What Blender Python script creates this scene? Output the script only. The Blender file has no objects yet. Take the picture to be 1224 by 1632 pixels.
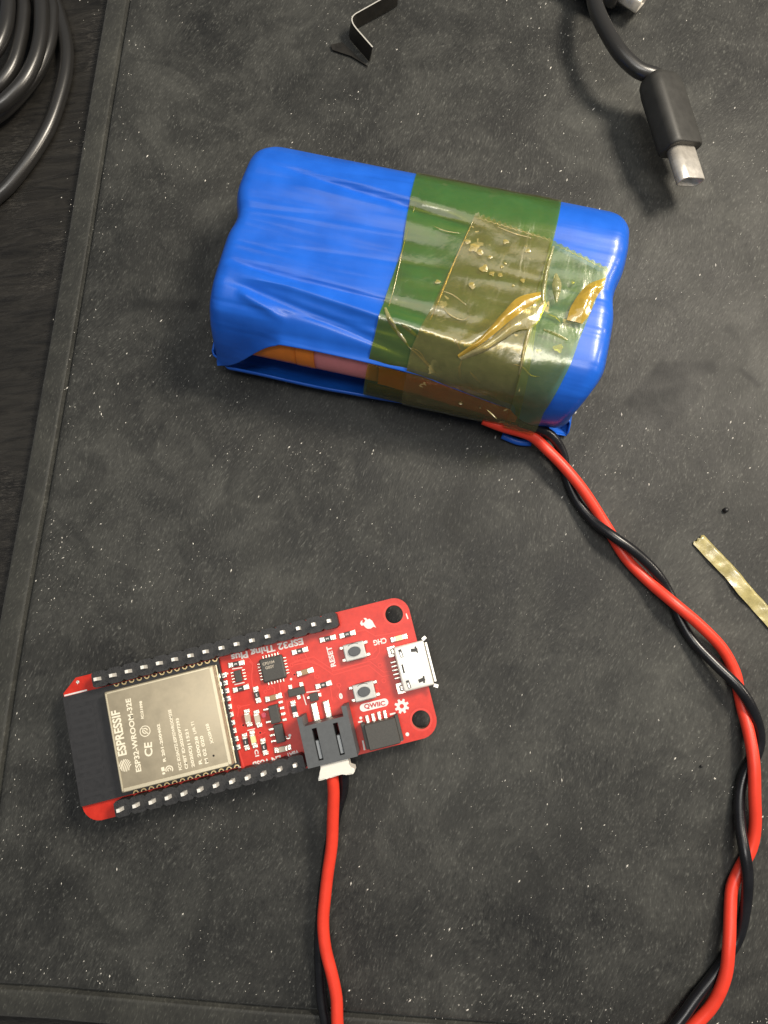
import bpy, bmesh, math, random
import numpy as np
from mathutils import Vector, Matrix, noise
random.seed(7)
C = bpy.context.scene.collection
SC = bpy.context.scene
# ------------------------------------------------------------------ camera (1 unit = 1 mm)
SC.unit_settings.system = 'METRIC'; SC.unit_settings.scale_length = 0.001
W, H = 1224.0, 1632.0
FPX = 1150.0
CAMZ = 124.20
PITCH, YAW = 0.16706668, 0.0300790789
CR = Matrix.Rotation(PITCH, 3, 'X') @ Matrix.Rotation(YAW, 3, 'Y')
cam_d = bpy.data.cameras.new('camera'); cam = bpy.data.objects.new('camera', cam_d); C.objects.link(cam)
cam.matrix_world = Matrix.Translation((0, 0, CAMZ)) @ CR.to_4x4()
cam_d.sensor_fit = 'HORIZONTAL'; cam_d.sensor_width = 36; cam_d.lens = 36 * FPX / W
cam_d.clip_start = 1; cam_d.clip_end = 5000
cam_d.dof.use_dof = True; cam_d.dof.focus_distance = 119; cam_d.dof.aperture_fstop = 28
SC.camera = cam
# ------------------------------------------------------------------ world and lamps
w = bpy.data.worlds.new('World'); SC.world = w; w.use_nodes = True
bg = w.node_tree.nodes['Background']
bg.inputs[0].default_value = (0.86, 0.93, 1.0, 1); bg.inputs[1].default_value = 0.15
def area(name, loc, aim, sx, sy, power, col):
    d = bpy.data.lights.new(name, 'AREA'); d.shape = 'RECTANGLE'; d.size = sx; d.size_y = sy
    d.energy = power; d.color = col
    o = bpy.data.objects.new(name, d); C.objects.link(o); o.location = loc
    o.rotation_euler = (Vector(aim) - Vector(loc)).to_track_quat('-Z', 'Y').to_euler()
    return o
area('key_lamp', (178, 152, 262), (15, 50, 0), 88, 64, 1.30e6, (1.0, 0.90, 0.75))
area('side_lamp', (330, 75, 175), (10, 60, 0), 66, 48, 3.4e5, (1.0, 0.88, 0.72))
area('ceiling_lamp', (10, -10, 520), (0, 30, 0), 240, 70, 6.0e5, (1.0, 0.965, 0.90))
area('white_ceiling', (0, 90, 560), (0, 30, 0), 420, 380, 8.5e5, (1.0, 0.97, 0.92))
vs = SC.view_settings
vs.view_transform = 'Standard'; vs.look = 'None'; vs.exposure = 0; vs.gamma = 1; vs.use_curve_mapping = False

# ------------------------------------------------------------------ layout helper: photograph point on a level plane
def P(x, y, z=0.0):
    d = CR @ Vector(((x - W / 2) / FPX, (H / 2 - y) / FPX, -1)); t = (z - CAMZ) / d.z
    return Vector((0, 0, CAMZ)) + t * d

# ------------------------------------------------------------------ materials
MATS = {}
def mat(name, col, rough=0.5, metal=0.0, spec=0.5, **k):
    m = bpy.data.materials.new(name); m.use_nodes = True
    nt = m.node_tree; b = nt.nodes['Principled BSDF']
    b.inputs['Base Color'].default_value = (*col, 1); b.inputs['Roughness'].default_value = rough
    b.inputs['Metallic'].default_value = metal; b.inputs['Specular IOR Level'].default_value = spec
    if k.get('coat'): b.inputs['Coat Weight'].default_value = k['coat']; b.inputs['Coat Roughness'].default_value = k.get('coat_r', .15)
    if k.get('sss'):
        b.inputs['Subsurface Weight'].default_value = k['sss']; b.inputs['Subsurface Radius'].default_value = (.6, .4, .3); b.inputs['Subsurface Scale'].default_value = .5
    v = k.get('vary', 0); sc = k.get('vscale', 1.0)
    if v:
        tc = N(nt, 'ShaderNodeTexCoord'); nz = N(nt, 'ShaderNodeTexNoise', Scale=sc, Detail=6.0, Roughness=.6)
        L(nt, tc.outputs['Object'], nz.inputs['Vector'])
        r = ramp(nt, [(.3, tuple(c * (1 - v) for c in col)), (.7, tuple(min(1, c * (1 + v)) for c in col))])
        L(nt, nz.outputs['Fac'], r.inputs[0]); L(nt, r.outputs[0], b.inputs['Base Color'])
        r2 = N(nt, 'ShaderNodeMapRange'); r2.inputs[3].default_value = max(.02, rough - .1); r2.inputs[4].default_value = min(1, rough + .12)
        L(nt, nz.outputs['Fac'], r2.inputs[0]); L(nt, r2.outputs[0], b.inputs['Roughness'])
    if k.get('bump'):
        tc = N(nt, 'ShaderNodeTexCoord'); nz = N(nt, 'ShaderNodeTexNoise', Scale=k.get('bscale', 8.0), Detail=5.0, Roughness=.6)
        L(nt, tc.outputs['Object'], nz.inputs['Vector'])
        bp = N(nt, 'ShaderNodeBump'); bp.inputs['Strength'].default_value = k['bump']; bp.inputs['Distance'].default_value = k.get('bdist', .1)
        L(nt, nz.outputs['Fac'], bp.inputs['Height']); L(nt, bp.outputs[0], b.inputs['Normal'])
    MATS[name] = m
    return m
def N(nt, t, **k):
    n = nt.nodes.new(t)
    for a, v in k.items(): n.inputs[a].default_value = v
    return n
def L(nt, a, b): nt.links.new(a, b)
def ramp(nt, stops):
    r = nt.nodes.new('ShaderNodeValToRGB'); e = r.color_ramp.elements
    for i, (p, c) in enumerate(stops):
        x = e[i] if i < 2 else e.new(p)
        x.position = p; x.color = (*c, 1) if len(c) == 3 else c
    return r
def mixc(nt, fac, a, b, mode='MIX'):
    m = nt.nodes.new('ShaderNodeMix'); m.data_type = 'RGBA'; m.blend_type = mode
    for s, v in ((m.inputs[0], fac), (m.inputs[6], a), (m.inputs[7], b)):
        if isinstance(v, (int, float)): s.default_value = v
        elif isinstance(v, tuple): s.default_value = (*v, 1)
        else: nt.links.new(v, s)
    return m.outputs[2]
def mth(nt, op, a, b=None, c=None):
    m = nt.nodes.new('ShaderNodeMath'); m.operation = op
    for s, v in zip(m.inputs, (a, b, c)):
        if v is None: continue
        if isinstance(v, (int, float)): s.default_value = v
        else: nt.links.new(v, s)
    return m.outputs[0]
def mapping(nt, src, rot=0, scale=(1, 1, 1), loc=(0, 0, 0)):
    m = nt.nodes.new('ShaderNodeMapping'); m.vector_type = 'POINT'
    m.inputs['Rotation'].default_value = (0, 0, rot); m.inputs['Scale'].default_value = scale; m.inputs['Location'].default_value = loc
    L(nt, src, m.inputs['Vector']); return m.outputs[0]
def mapt(nt, src, rot=0, size=(1, 1, 1), loc=(0, 0, 0)):
    m = nt.nodes.new('ShaderNodeMapping'); m.vector_type = 'TEXTURE'
    m.inputs['Rotation'].default_value = (0, 0, rot); m.inputs['Scale'].default_value = size; m.inputs['Location'].default_value = loc
    L(nt, src, m.inputs['Vector']); return m.outputs[0]
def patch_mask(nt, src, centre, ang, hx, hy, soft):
    """soft-edged rectangular patch for rubbed marks and painted shadow, in object coordinates"""
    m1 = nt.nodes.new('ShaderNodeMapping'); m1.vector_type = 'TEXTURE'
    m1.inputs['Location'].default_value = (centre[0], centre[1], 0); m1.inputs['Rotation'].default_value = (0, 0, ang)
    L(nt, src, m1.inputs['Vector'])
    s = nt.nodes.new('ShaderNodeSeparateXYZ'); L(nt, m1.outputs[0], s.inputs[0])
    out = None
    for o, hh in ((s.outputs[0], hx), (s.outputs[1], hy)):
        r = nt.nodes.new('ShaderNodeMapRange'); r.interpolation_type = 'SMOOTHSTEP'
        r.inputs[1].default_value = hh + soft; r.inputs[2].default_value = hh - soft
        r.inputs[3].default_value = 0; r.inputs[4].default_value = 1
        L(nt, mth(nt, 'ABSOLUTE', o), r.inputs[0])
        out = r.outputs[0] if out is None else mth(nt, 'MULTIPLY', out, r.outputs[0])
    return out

def mat_surface(name, base_lo, base_hi, patches=True):
    m = bpy.data.materials.new(name); m.use_nodes = True; nt = m.node_tree; b = nt.nodes['Principled BSDF']
    g = N(nt, 'ShaderNodeTexCoord').outputs['Object']
    # gentle warp so the nap swirls
    wn = N(nt, 'ShaderNodeTexNoise', Scale=.035, Detail=2.0); L(nt, g, wn.inputs['Vector'])
    wv = nt.nodes.new('ShaderNodeVectorMath'); wv.operation = 'MULTIPLY_ADD'; wv.inputs[1].default_value = (9, 9, 0)
    L(nt, wn.outputs['Color'], wv.inputs[0]); L(nt, g, wv.inputs[2]); gw = wv.outputs[0]
    big = N(nt, 'ShaderNodeTexNoise', Scale=.034, Detail=5.0, Roughness=.55, Distortion=.6); L(nt, g, big.inputs['Vector'])
    mid = N(nt, 'ShaderNodeTexNoise', Scale=.16, Detail=4.0, Roughness=.6, Distortion=.4); L(nt, g, mid.inputs['Vector'])
    nap = N(nt, 'ShaderNodeTexNoise', Scale=1.0, Detail=4.0, Roughness=.65)
    L(nt, mapt(nt, gw, math.radians(-27), (.6, 1.7, 1)), nap.inputs['Vector'])
    nap2 = N(nt, 'ShaderNodeTexNoise', Scale=1.0, Detail=2.5, Roughness=.55)
    L(nt, mapt(nt, gw, math.radians(-24), (.26, .80, 1), (3, 7, 0)), nap2.inputs['Vector'])
    f = mth(nt, 'ADD', mth(nt, 'MULTIPLY', big.outputs['Fac'], 1.15), mth(nt, 'MULTIPLY', mid.outputs['Fac'], .60))
    f = mth(nt, 'ADD', f, mth(nt, 'MULTIPLY', nap.outputs['Fac'], .40))
    f = mth(nt, 'ADD', f, mth(nt, 'MULTIPLY', nap2.outputs['Fac'], .72))
    r = nt.nodes.new('ShaderNodeMapRange'); r.inputs[1].default_value = 1.07; r.inputs[2].default_value = 1.80
    L(nt, f, r.inputs[0])
    smg = N(nt, 'ShaderNodeTexNoise', Scale=.075, Detail=4.0, Roughness=.5, Distortion=1.6); L(nt, g, smg.inputs['Vector'])
    sr = nt.nodes.new('ShaderNodeMapRange'); sr.interpolation_type = 'SMOOTHSTEP'; sr.inputs[1].default_value = .40; sr.inputs[2].default_value = .58; L(nt, smg.outputs['Fac'], sr.inputs[0])
    col = mixc(nt, mth(nt, 'MULTIPLY', r.outputs[0], mth(nt, 'ADD', mth(nt, 'MULTIPLY', sr.outputs[0], .40), .60)), base_lo, base_hi)
    # pale fibres: thin crests of the nap
    c1 = nt.nodes.new('ShaderNodeMapRange'); c1.inputs[1].default_value = .60; c1.inputs[2].default_value = .80
    L(nt, nap2.outputs['Fac'], c1.inputs[0])
    col = mixc(nt, mth(nt, 'MULTIPLY', c1.outputs[0], .55), col, tuple(c * 2.6 for c in base_hi))
    rough = .52
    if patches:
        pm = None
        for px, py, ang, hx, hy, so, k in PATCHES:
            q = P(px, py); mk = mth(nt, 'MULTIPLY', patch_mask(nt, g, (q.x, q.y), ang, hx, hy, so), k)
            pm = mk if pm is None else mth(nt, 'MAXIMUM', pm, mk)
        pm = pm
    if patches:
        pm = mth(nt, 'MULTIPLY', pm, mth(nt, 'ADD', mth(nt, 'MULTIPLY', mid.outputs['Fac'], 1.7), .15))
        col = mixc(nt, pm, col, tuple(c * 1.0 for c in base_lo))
    L(nt, col, b.inputs['Base Color'])
    rr = nt.nodes.new('ShaderNodeMapRange'); rr.inputs[3].default_value = .42; rr.inputs[4].default_value = .68
    L(nt, mid.outputs['Fac'], rr.inputs[0]); L(nt, rr.outputs[0], b.inputs['Roughness'])
    b.inputs['Specular IOR Level'].default_value = .28
    b.inputs['Sheen Weight'].default_value = .12; b.inputs['Sheen Roughness'].default_value = .5
    bp = N(nt, 'ShaderNodeBump'); bp.inputs['Strength'].default_value = .42; bp.inputs['Distance'].default_value = .12
    hgt = mth(nt, 'ADD', nap.outputs['Fac'], mth(nt, 'MULTIPLY', nap2.outputs['Fac'], .7))
    L(nt, hgt, bp.inputs['Height']); L(nt, bp.outputs[0], b.inputs['Normal'])
    return m
# rubbed marks on the mat, plus the pack's shadow streak and soft shadows painted in (photo x, y, angle, half sizes mm, softness, strength)
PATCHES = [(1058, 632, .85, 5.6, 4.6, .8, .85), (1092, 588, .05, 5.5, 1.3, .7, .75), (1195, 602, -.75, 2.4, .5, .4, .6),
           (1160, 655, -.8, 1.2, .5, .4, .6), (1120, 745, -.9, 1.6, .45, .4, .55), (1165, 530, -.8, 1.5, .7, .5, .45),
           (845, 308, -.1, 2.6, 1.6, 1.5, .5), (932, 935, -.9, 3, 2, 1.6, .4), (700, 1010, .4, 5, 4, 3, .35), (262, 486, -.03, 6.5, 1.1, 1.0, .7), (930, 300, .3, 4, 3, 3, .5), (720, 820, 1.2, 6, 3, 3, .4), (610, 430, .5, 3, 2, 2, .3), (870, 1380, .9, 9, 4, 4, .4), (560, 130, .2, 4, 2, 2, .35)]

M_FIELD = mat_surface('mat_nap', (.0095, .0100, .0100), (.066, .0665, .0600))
M_BORDER = mat_surface('mat_border', (.022, .0225, .021), (.066, .066, .057), False)
def wood_mat():
    m = bpy.data.materials.new('black_wood'); m.use_nodes = True; nt = m.node_tree; b = nt.nodes['Principled BSDF']
    g = N(nt, 'ShaderNodeTexCoord').outputs['Object']
    n1 = N(nt, 'ShaderNodeTexNoise', Scale=1.0, Detail=8.0, Roughness=.65, Distortion=.9)
    L(nt, mapt(nt, g, math.radians(8), (9, 1.6, 1)), n1.inputs['Vector'])
    n2 = N(nt, 'ShaderNodeTexNoise', Scale=1.0, Detail=5.0, Roughness=.7)
    L(nt, mapt(nt, g, math.radians(8), (1.3, .32, 1)), n2.inputs['Vector'])
    n3 = N(nt, 'ShaderNodeTexNoise', Scale=.07, Detail=3.0); L(nt, g, n3.inputs['Vector'])
    gate = nt.nodes.new('ShaderNodeMapRange'); gate.inputs[1].default_value = .47; gate.inputs[2].default_value = .60; L(nt, n3.outputs['Fac'], gate.inputs[0])
    fine = nt.nodes.new('ShaderNodeMapRange'); fine.inputs[1].default_value = .52; fine.inputs[2].default_value = .75; L(nt, n2.outputs['Fac'], fine.inputs[0])
    r = ramp(nt, [(.35, (.008, .0075, .007)), (.62, (.024, .022, .019))]); L(nt, n1.outputs['Fac'], r.inputs[0])
    col = mixc(nt, mth(nt, 'MULTIPLY', gate.outputs[0], mth(nt, 'MULTIPLY', fine.outputs[0], .7)), r.outputs[0], (.10, .092, .08))
    L(nt, col, b.inputs['Base Color']); b.inputs['Roughness'].default_value = .5; b.inputs['Specular IOR Level'].default_value = .3
    bp = N(nt, 'ShaderNodeBump'); bp.inputs['Strength'].default_value = .6; bp.inputs['Distance'].default_value = .35
    h = mth(nt, 'ADD', n1.outputs['Fac'], mth(nt, 'MULTIPLY', mth(nt, 'MULTIPLY', n2.outputs['Fac'], gate.outputs[0]), .7))
    L(nt, h, bp.inputs['Height']); L(nt, bp.outputs[0], b.inputs['Normal'])
    return m
M_WOOD = wood_mat()

def pcb_mat():
    m = mat('red_solder_mask', (.62, .022, .014), .40, spec=.32, coat=.08, coat_r=.2)
    nt = m.node_tree; b = nt.nodes['Principled BSDF']
    g = N(nt, 'ShaderNodeTexCoord').outputs['Object']
    n = N(nt, 'ShaderNodeTexNoise', Scale=.5, Detail=6.0, Roughness=.7); L(nt, g, n.inputs['Vector'])
    r = ramp(nt, [(.35, (.53, .020, .009)), (.7, (.70, .036, .018))]); L(nt, n.outputs['Fac'], r.inputs[0])
    L(nt, r.outputs[0], b.inputs['Base Color'])
    s = N(nt, 'ShaderNodeTexNoise', Scale=3.0, Detail=4.0); L(nt, mapping(nt, g, .9, (.4, 3, 1)), s.inputs['Vector'])
    bp = N(nt, 'ShaderNodeBump'); bp.inputs['Strength'].default_value = .15; bp.inputs['Distance'].default_value = .05
    L(nt, s.outputs['Fac'], bp.inputs['Height']); L(nt, bp.outputs[0], b.inputs['Normal'])
    return m
M_PCB = pcb_mat()
M_EDGE = mat('board_edge', (.50, .22, .15), .6, vary=.3, vscale=2)
M_TRACE = mat('trace_red', (.74, .055, .038), .40, spec=.35)
M_SILK = mat('white_print', (.82, .80, .78), .6)
M_SILKPINK = mat('red_print', (.50, .02, .02), .5)
M_BLKPCB = mat('black_solder_mask', (.022, .022, .024), .45, vary=.25, vscale=1.2, bump=.15, bscale=5, bdist=.04)
M_BLKPCB2 = mat('black_solder_mask_copper', (.028, .028, .030), .40)
M_PLAS = mat('black_header_plastic', (.022, .022, .023), .5, vary=.5, vscale=2.2, bump=.5, bscale=3, bdist=.12)
M_CHIP = mat('chip_resin', (.062, .060, .055), .55, vary=.2, vscale=4, bump=.2, bscale=14, bdist=.03)
M_RES = mat('resistor_black', (.03, .028, .028), .4)
M_TIN = mat('solder', (.86, .82, .72), .26, .85, vary=.15, vscale=5, bump=.5, bscale=5, bdist=.1)
M_PIN = mat('pin_gold', (.95, .92, .85), .35, .25)
M_GOLD = mat('castellation_gold', (.75, .58, .30), .4, .8)
M_CAP = mat('capacitor_ceramic', (.36, .24, .13), .45)
M_CAPS = mat('capacitor_pale', (.55, .48, .38), .4)
M_LED = mat('led_resin', (.85, .80, .40), .25, sss=.2)
M_LEDR = mat('led_lens', (.55, .02, .06), .2)
M_SHIELD = mat('brushed_shield', (.45, .39, .28), .44, .35, vary=.10, vscale=.5, bump=.25, bscale=3.5, bdist=.03)
M_SHIELDE = mat('shield_edge', (.74, .66, .48), .35, .55)
M_ETCH = mat('etched_letters', (.95, .88, .70), .55, .1)
M_STEEL = mat('tin_plate', (.95, .93, .87), .30, .25, vary=.06, vscale=1.0, bump=.12, bscale=2, bdist=.05)
M_BTN = mat('button_cover', (.50, .50, .47), .42, .35, vary=.15, vscale=3, bump=.2, bscale=6, bdist=.03)
M_JST = mat('grey_socket_plastic', (.085, .092, .098), .5, vary=.15, vscale=1.5, bump=.25, bscale=6, bdist=.05)
M_JSTIN = mat('grey_contact', (.22, .235, .245), .4, .3)
M_DARK = mat('dark_opening', (.006, .006, .006), .7)
M_PLUG = mat('white_plug', (.80, .77, .70), .45, sss=.15)
M_RED = mat('red_wire_silicone', (.80, .052, .026), .38, vary=.08, vscale=.4, spec=.45)
M_BLK = mat('black_wire_silicone', (.009, .009, .011), .27, vary=.2, vscale=.5, spec=.5)
M_CORD = mat('black_cord_rubber', (.022, .021, .020), .30, coat=.5, coat_r=.3, bump=.2, bscale=3, bdist=.03)
M_HOUSE = mat('plug_rubber', (.034, .033, .030), .52, vary=.15, vscale=.6, bump=.3, bscale=6, bdist=.03)
M_USBC = mat('usb_shell', (.85, .80, .72), .30, .6, vary=.15, vscale=.8, bump=.15, bscale=2, bdist=.04)
M_CLIP = mat('dark_steel', (.020, .018, .015), .40, .1, vary=.3, vscale=.7)
M_CLIPE = mat('bright_steel_edge', (.85, .82, .74), .35, .5)
M_CRUMB = mat('crumb', (.02, .02, .02), .4)
M_DUST = mat('dust', (.80, .77, .70), .7)
M_ORANGE = mat('orange_film', (.93, .25, .03), .34, vary=.12, vscale=.3, coat=.3)
M_ORANGE2 = mat('red_orange_film', (.92, .17, .035), .34, vary=.12, vscale=.3, coat=.3)
M_PINK = mat('pink_film', (.78, .27, .29), .40, vary=.06, vscale=.4)

def blue_mat():
    m = mat('blue_shrink_film', (.012, .125, .66), .36, coat=.18, coat_r=.16)
    nt = m.node_tree; b = nt.nodes['Principled BSDF']
    g = N(nt, 'ShaderNodeTexCoord').outputs['Object']
    n = N(nt, 'ShaderNodeTexNoise', Scale=1.0, Detail=2.0, Roughness=.4, Distortion=.3)
    L(nt, mapping(nt, g, math.radians(2), (.04, .34, .3)), n.inputs['Vector'])
    n2 = N(nt, 'ShaderNodeTexNoise', Scale=.22, Detail=4.0); L(nt, g, n2.inputs['Vector'])
    r = ramp(nt, [(.3, (.007, .100, .55)), (.7, (.012, .128, .66))]); L(nt, n2.outputs['Fac'], r.inputs[0]); L(nt, r.outputs[0], b.inputs['Base Color'])
    bp = N(nt, 'ShaderNodeBump'); bp.inputs['Strength'].default_value = .35; bp.inputs['Distance'].default_value = .8
    L(nt, n.outputs['Fac'], bp.inputs['Height']); L(nt, bp.outputs[0], b.inputs['Normal'])
    L(nt, bp.outputs[0], b.inputs['Coat Normal'])
    return m
M_BLUE = blue_mat()
def tape_mat(name, tint, haze_col, haze, blob=0.0, bs=.30):
    """clear amber film: tinted see-through body, a little milky adhesive, glossy skin"""
    m = bpy.data.materials.new(name); m.use_nodes = True; nt = m.node_tree; nt.nodes.clear()
    out = N(nt, 'ShaderNodeOutputMaterial')
    g = N(nt, 'ShaderNodeTexCoord').outputs['Object']
    wr = N(nt, 'ShaderNodeTexNoise', Scale=1.0, Detail=3.0, Roughness=.5, Distortion=.8)
    L(nt, mapping(nt, g, .5, (.28, .11, .2)), wr.inputs['Vector'])
    sm = N(nt, 'ShaderNodeTexNoise', Scale=.9, Detail=3.0, Distortion=.6); L(nt, g, sm.inputs['Vector'])
    hgt = mth(nt, 'ADD', wr.outputs['Fac'], mth(nt, 'MULTIPLY', sm.outputs['Fac'], .16))
    bp = N(nt, 'ShaderNodeBump'); bp.inputs['Strength'].default_value = .22; bp.inputs['Distance'].default_value = .8
    L(nt, hgt, bp.inputs['Height'])
    tr = N(nt, 'ShaderNodeBsdfTransparent'); tr.inputs[0].default_value = (*tint, 1)
    df = N(nt, 'ShaderNodeBsdfDiffuse'); df.inputs[0].default_value = (*haze_col, 1)
    L(nt, bp.outputs[0], df.inputs['Normal'])
    gl = N(nt, 'ShaderNodeBsdfGlossy'); gl.inputs[0].default_value = (1, .98, .90, 1); gl.inputs['Roughness'].default_value = .19
    L(nt, bp.outputs[0], gl.inputs['Normal'])
    mx = N(nt, 'ShaderNodeMixShader')
    # adhesive blisters where the film has lifted
    vo = nt.nodes.new('ShaderNodeTexVoronoi'); vo.feature = 'F1'; vo.inputs['Scale'].default_value = bs; vo.inputs['Randomness'].default_value = 1
    wv = nt.nodes.new('ShaderNodeVectorMath'); wv.operation = 'MULTIPLY_ADD'; wv.inputs[1].default_value = (3, 3, 3)
    L(nt, sm.outputs['Color'], wv.inputs[0]); L(nt, g, wv.inputs[2]); L(nt, wv.outputs[0], vo.inputs['Vector'])
    sep = nt.nodes.new('ShaderNodeSeparateColor'); L(nt, vo.outputs['Color'], sep.inputs[0])
    rad = mth(nt, 'MULTIPLY', sep.outputs[0], .30)
    bl = nt.nodes.new('ShaderNodeMapRange'); L(nt, mth(nt, 'SUBTRACT', vo.outputs['Distance'], rad), bl.inputs[0])
    bl.inputs[1].default_value = .02; bl.inputs[2].default_value = -.02
    gate = N(nt, 'ShaderNodeTexNoise', Scale=.10, Detail=2.0); L(nt, g, gate.inputs['Vector'])
    gt = nt.nodes.new('ShaderNodeMapRange'); gt.inputs[1].default_value = .45; gt.inputs[2].default_value = .55; L(nt, gate.outputs['Fac'], gt.inputs[0])
    blob_f = mth(nt, 'MULTIPLY', mth(nt, 'MULTIPLY', bl.outputs[0], gt.outputs[0]), blob)
    hz = mth(nt, 'ADD', mth(nt, 'MULTIPLY', sm.outputs['Fac'], haze * .8), haze * .6)
    f = mth(nt, 'ADD', hz, blob_f)
    f = mth(nt, 'MINIMUM', f, .9)
    L(nt, mixc(nt, mth(nt, 'MULTIPLY', bl.outputs[0], gt.outputs[0]), haze_col, (.66, .52, .20)), df.inputs[0])
    L(nt, f, mx.inputs[0]); L(nt, tr.outputs[0], mx.inputs[1]); L(nt, df.outputs[0], mx.inputs[2])
    mg = N(nt, 'ShaderNodeMixShader'); fr = N(nt, 'ShaderNodeFresnel', IOR=1.5); L(nt, bp.outputs[0], fr.inputs['Normal'])
    L(nt, mth(nt, 'ADD', fr.outputs[0], .05), mg.inputs[0]); L(nt, mx.outputs[0], mg.inputs[1]); L(nt, gl.outputs[0], mg.inputs[2])
    L(nt, mg.outputs[0], out.inputs[0])
    return m
M_TAPE1 = tape_mat('amber_film', (.93, .96, .20), (.38, .44, .08), .09)
M_TAPE2 = tape_mat('amber_film_second', (.90, .76, .38), (.50, .46, .17), .13, .5)
M_TAPE3 = tape_mat('amber_film_third', (.92, .96, .28), (.50, .54, .24), .10, .5, .22)
M_FOLD = tape_mat('amber_film_fold', (.92, .72, .22), (.66, .43, .06), .55)
M_FOLDP = tape_mat('pale_film_fold', (.96, .90, .60), (.64, .56, .28), .32)
M_BLIS = tape_mat('air_blister_film', (.96, .86, .45), (.62, .49, .15), .40)
M_SCRAP = mat('tape_scrap', (.36, .31, .13), .30, vary=.4, vscale=.35, coat=.4, bump=.35, bscale=.4, bdist=.5)

# ------------------------------------------------------------------ mesh helpers
def link(name, bm, m, parent=None, smooth=False, mats=None):
    me = bpy.data.meshes.new(name); bmesh.ops.recalc_face_normals(bm, faces=bm.faces); bm.to_mesh(me); bm.free()
    for x in (mats or [m]): me.materials.append(x)
    if smooth:
        for p in me.polygons: p.use_smooth = True
    o = bpy.data.objects.new(name, me); C.objects.link(o)
    if parent: o.parent = parent
    return o
def stuff(o): o['kind'] = 'stuff'; return o
def pieces(name, specs, m, parent, bev=.05, seg=1):
    for sp in specs:
        bm = bmesh.new(); box(bm, sp[0], sp[1], rz=sp[2] if len(sp) > 2 else 0, bev=bev, seg=seg); link(name, bm, m, parent)
def bars(name, specs, m, parent, z, h=.03):
    for pts, w_ in specs:
        bm = bmesh.new(); ribbon(bm, pts, w_, z, h); link(name, bm, m, parent)
def thing(name, label, cat, loc=(0, 0, 0), rz=0, group=None):
    o = bpy.data.objects.new(name, None); C.objects.link(o); o.empty_display_size = 5
    o.location = loc; o.rotation_euler = (0, 0, rz); o['label'] = label; o['category'] = cat
    if group: o['group'] = group
    return o
def tag(o, label, cat, group=None, kind=None):
    if label: o['label'] = label
    if cat: o['category'] = cat
    if group: o['group'] = group
    if kind: o['kind'] = kind
    return o
def box(bm, c, s, rz=0, bev=0.0, M=None, mi=0, seg=1):
    g = bmesh.ops.create_cube(bm, size=1)
    T = (M if M else Matrix.Identity(4)) @ Matrix.Translation(c) @ Matrix.Rotation(rz, 4, 'Z') @ Matrix.Diagonal((*s, 1))
    bmesh.ops.transform(bm, matrix=T, verts=g['verts'])
    fs = list({f for v in g['verts'] for f in v.link_faces})
    for f in fs: f.material_index = mi
    if bev:
        es = list({e for v in g['verts'] for e in v.link_edges})
        bmesh.ops.bevel(bm, geom=es, offset=bev, segments=seg, affect='EDGES', profile=.5)
def prism(bm, pts, z0, z1, mi=0, side_mi=None, holes=()):
    """extruded outline, with optional holes"""
    rings = [pts] + list(holes)
    if not holes:
        b = [bm.verts.new((x, y, z0)) for x, y in pts]; t = [bm.verts.new((x, y, z1)) for x, y in pts]
        f = bm.faces.new(t); f.material_index = mi
        f = bm.faces.new(b[::-1]); f.material_index = mi
        for i in range(len(pts)):
            j = (i + 1) % len(pts); f = bm.faces.new((b[i], b[j], t[j], t[i])); f.material_index = mi if side_mi is None else side_mi
        return
    for z in (z0, z1):
        es = []
        for r in rings:
            vs_ = [bm.verts.new((x, y, z)) for x, y in r]
            es += [bm.edges.new((vs_[i], vs_[(i + 1) % len(vs_)])) for i in range(len(vs_))]
        r_ = bmesh.ops.triangle_fill(bm, use_beauty=True, edges=es)
        for f in r_['geom']:
            if isinstance(f, bmesh.types.BMFace): f.material_index = mi
    for r in rings:
        b = [bm.verts.new((x, y, z0)) for x, y in r]; t = [bm.verts.new((x, y, z1)) for x, y in r]
        for i in range(len(r)):
            j = (i + 1) % len(r); f = bm.faces.new((b[i], b[j], t[j], t[i])); f.material_index = mi if side_mi is None else side_mi
def circ(x, y, r, n=24, a0=0.0, ry=None): return [(x + r * math.cos(a0 + 2 * math.pi * i / n), y + (ry or r) * math.sin(a0 + 2 * math.pi * i / n)) for i in range(n)]
def spline(pts, step=1.0, closed=False):
    """centripetal-ish Catmull-Rom through 3-D points"""
    p = [Vector(q) for q in pts]; n = len(p); out = []
    rng = range(n) if closed else range(n - 1)
    for i in rng:
        if closed: a, b, c, d = p[(i - 1) % n], p[i], p[(i + 1) % n], p[(i + 2) % n]
        else:
            b, c = p[i], p[i + 1]; a = p[i - 1] if i else b + (b - c); d = p[i + 2] if i + 2 < n else c + (c - b)
        k = max(2, int((c - b).length / step))
        for j in range(k):
            t = j / k
            out.append(.5 * ((2 * b) + (c - a) * t + (2 * a - 5 * b + 4 * c - d) * t * t + (3 * b - a - 3 * c + d) * t ** 3))
    if not closed: out.append(p[-1])
    return out
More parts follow.
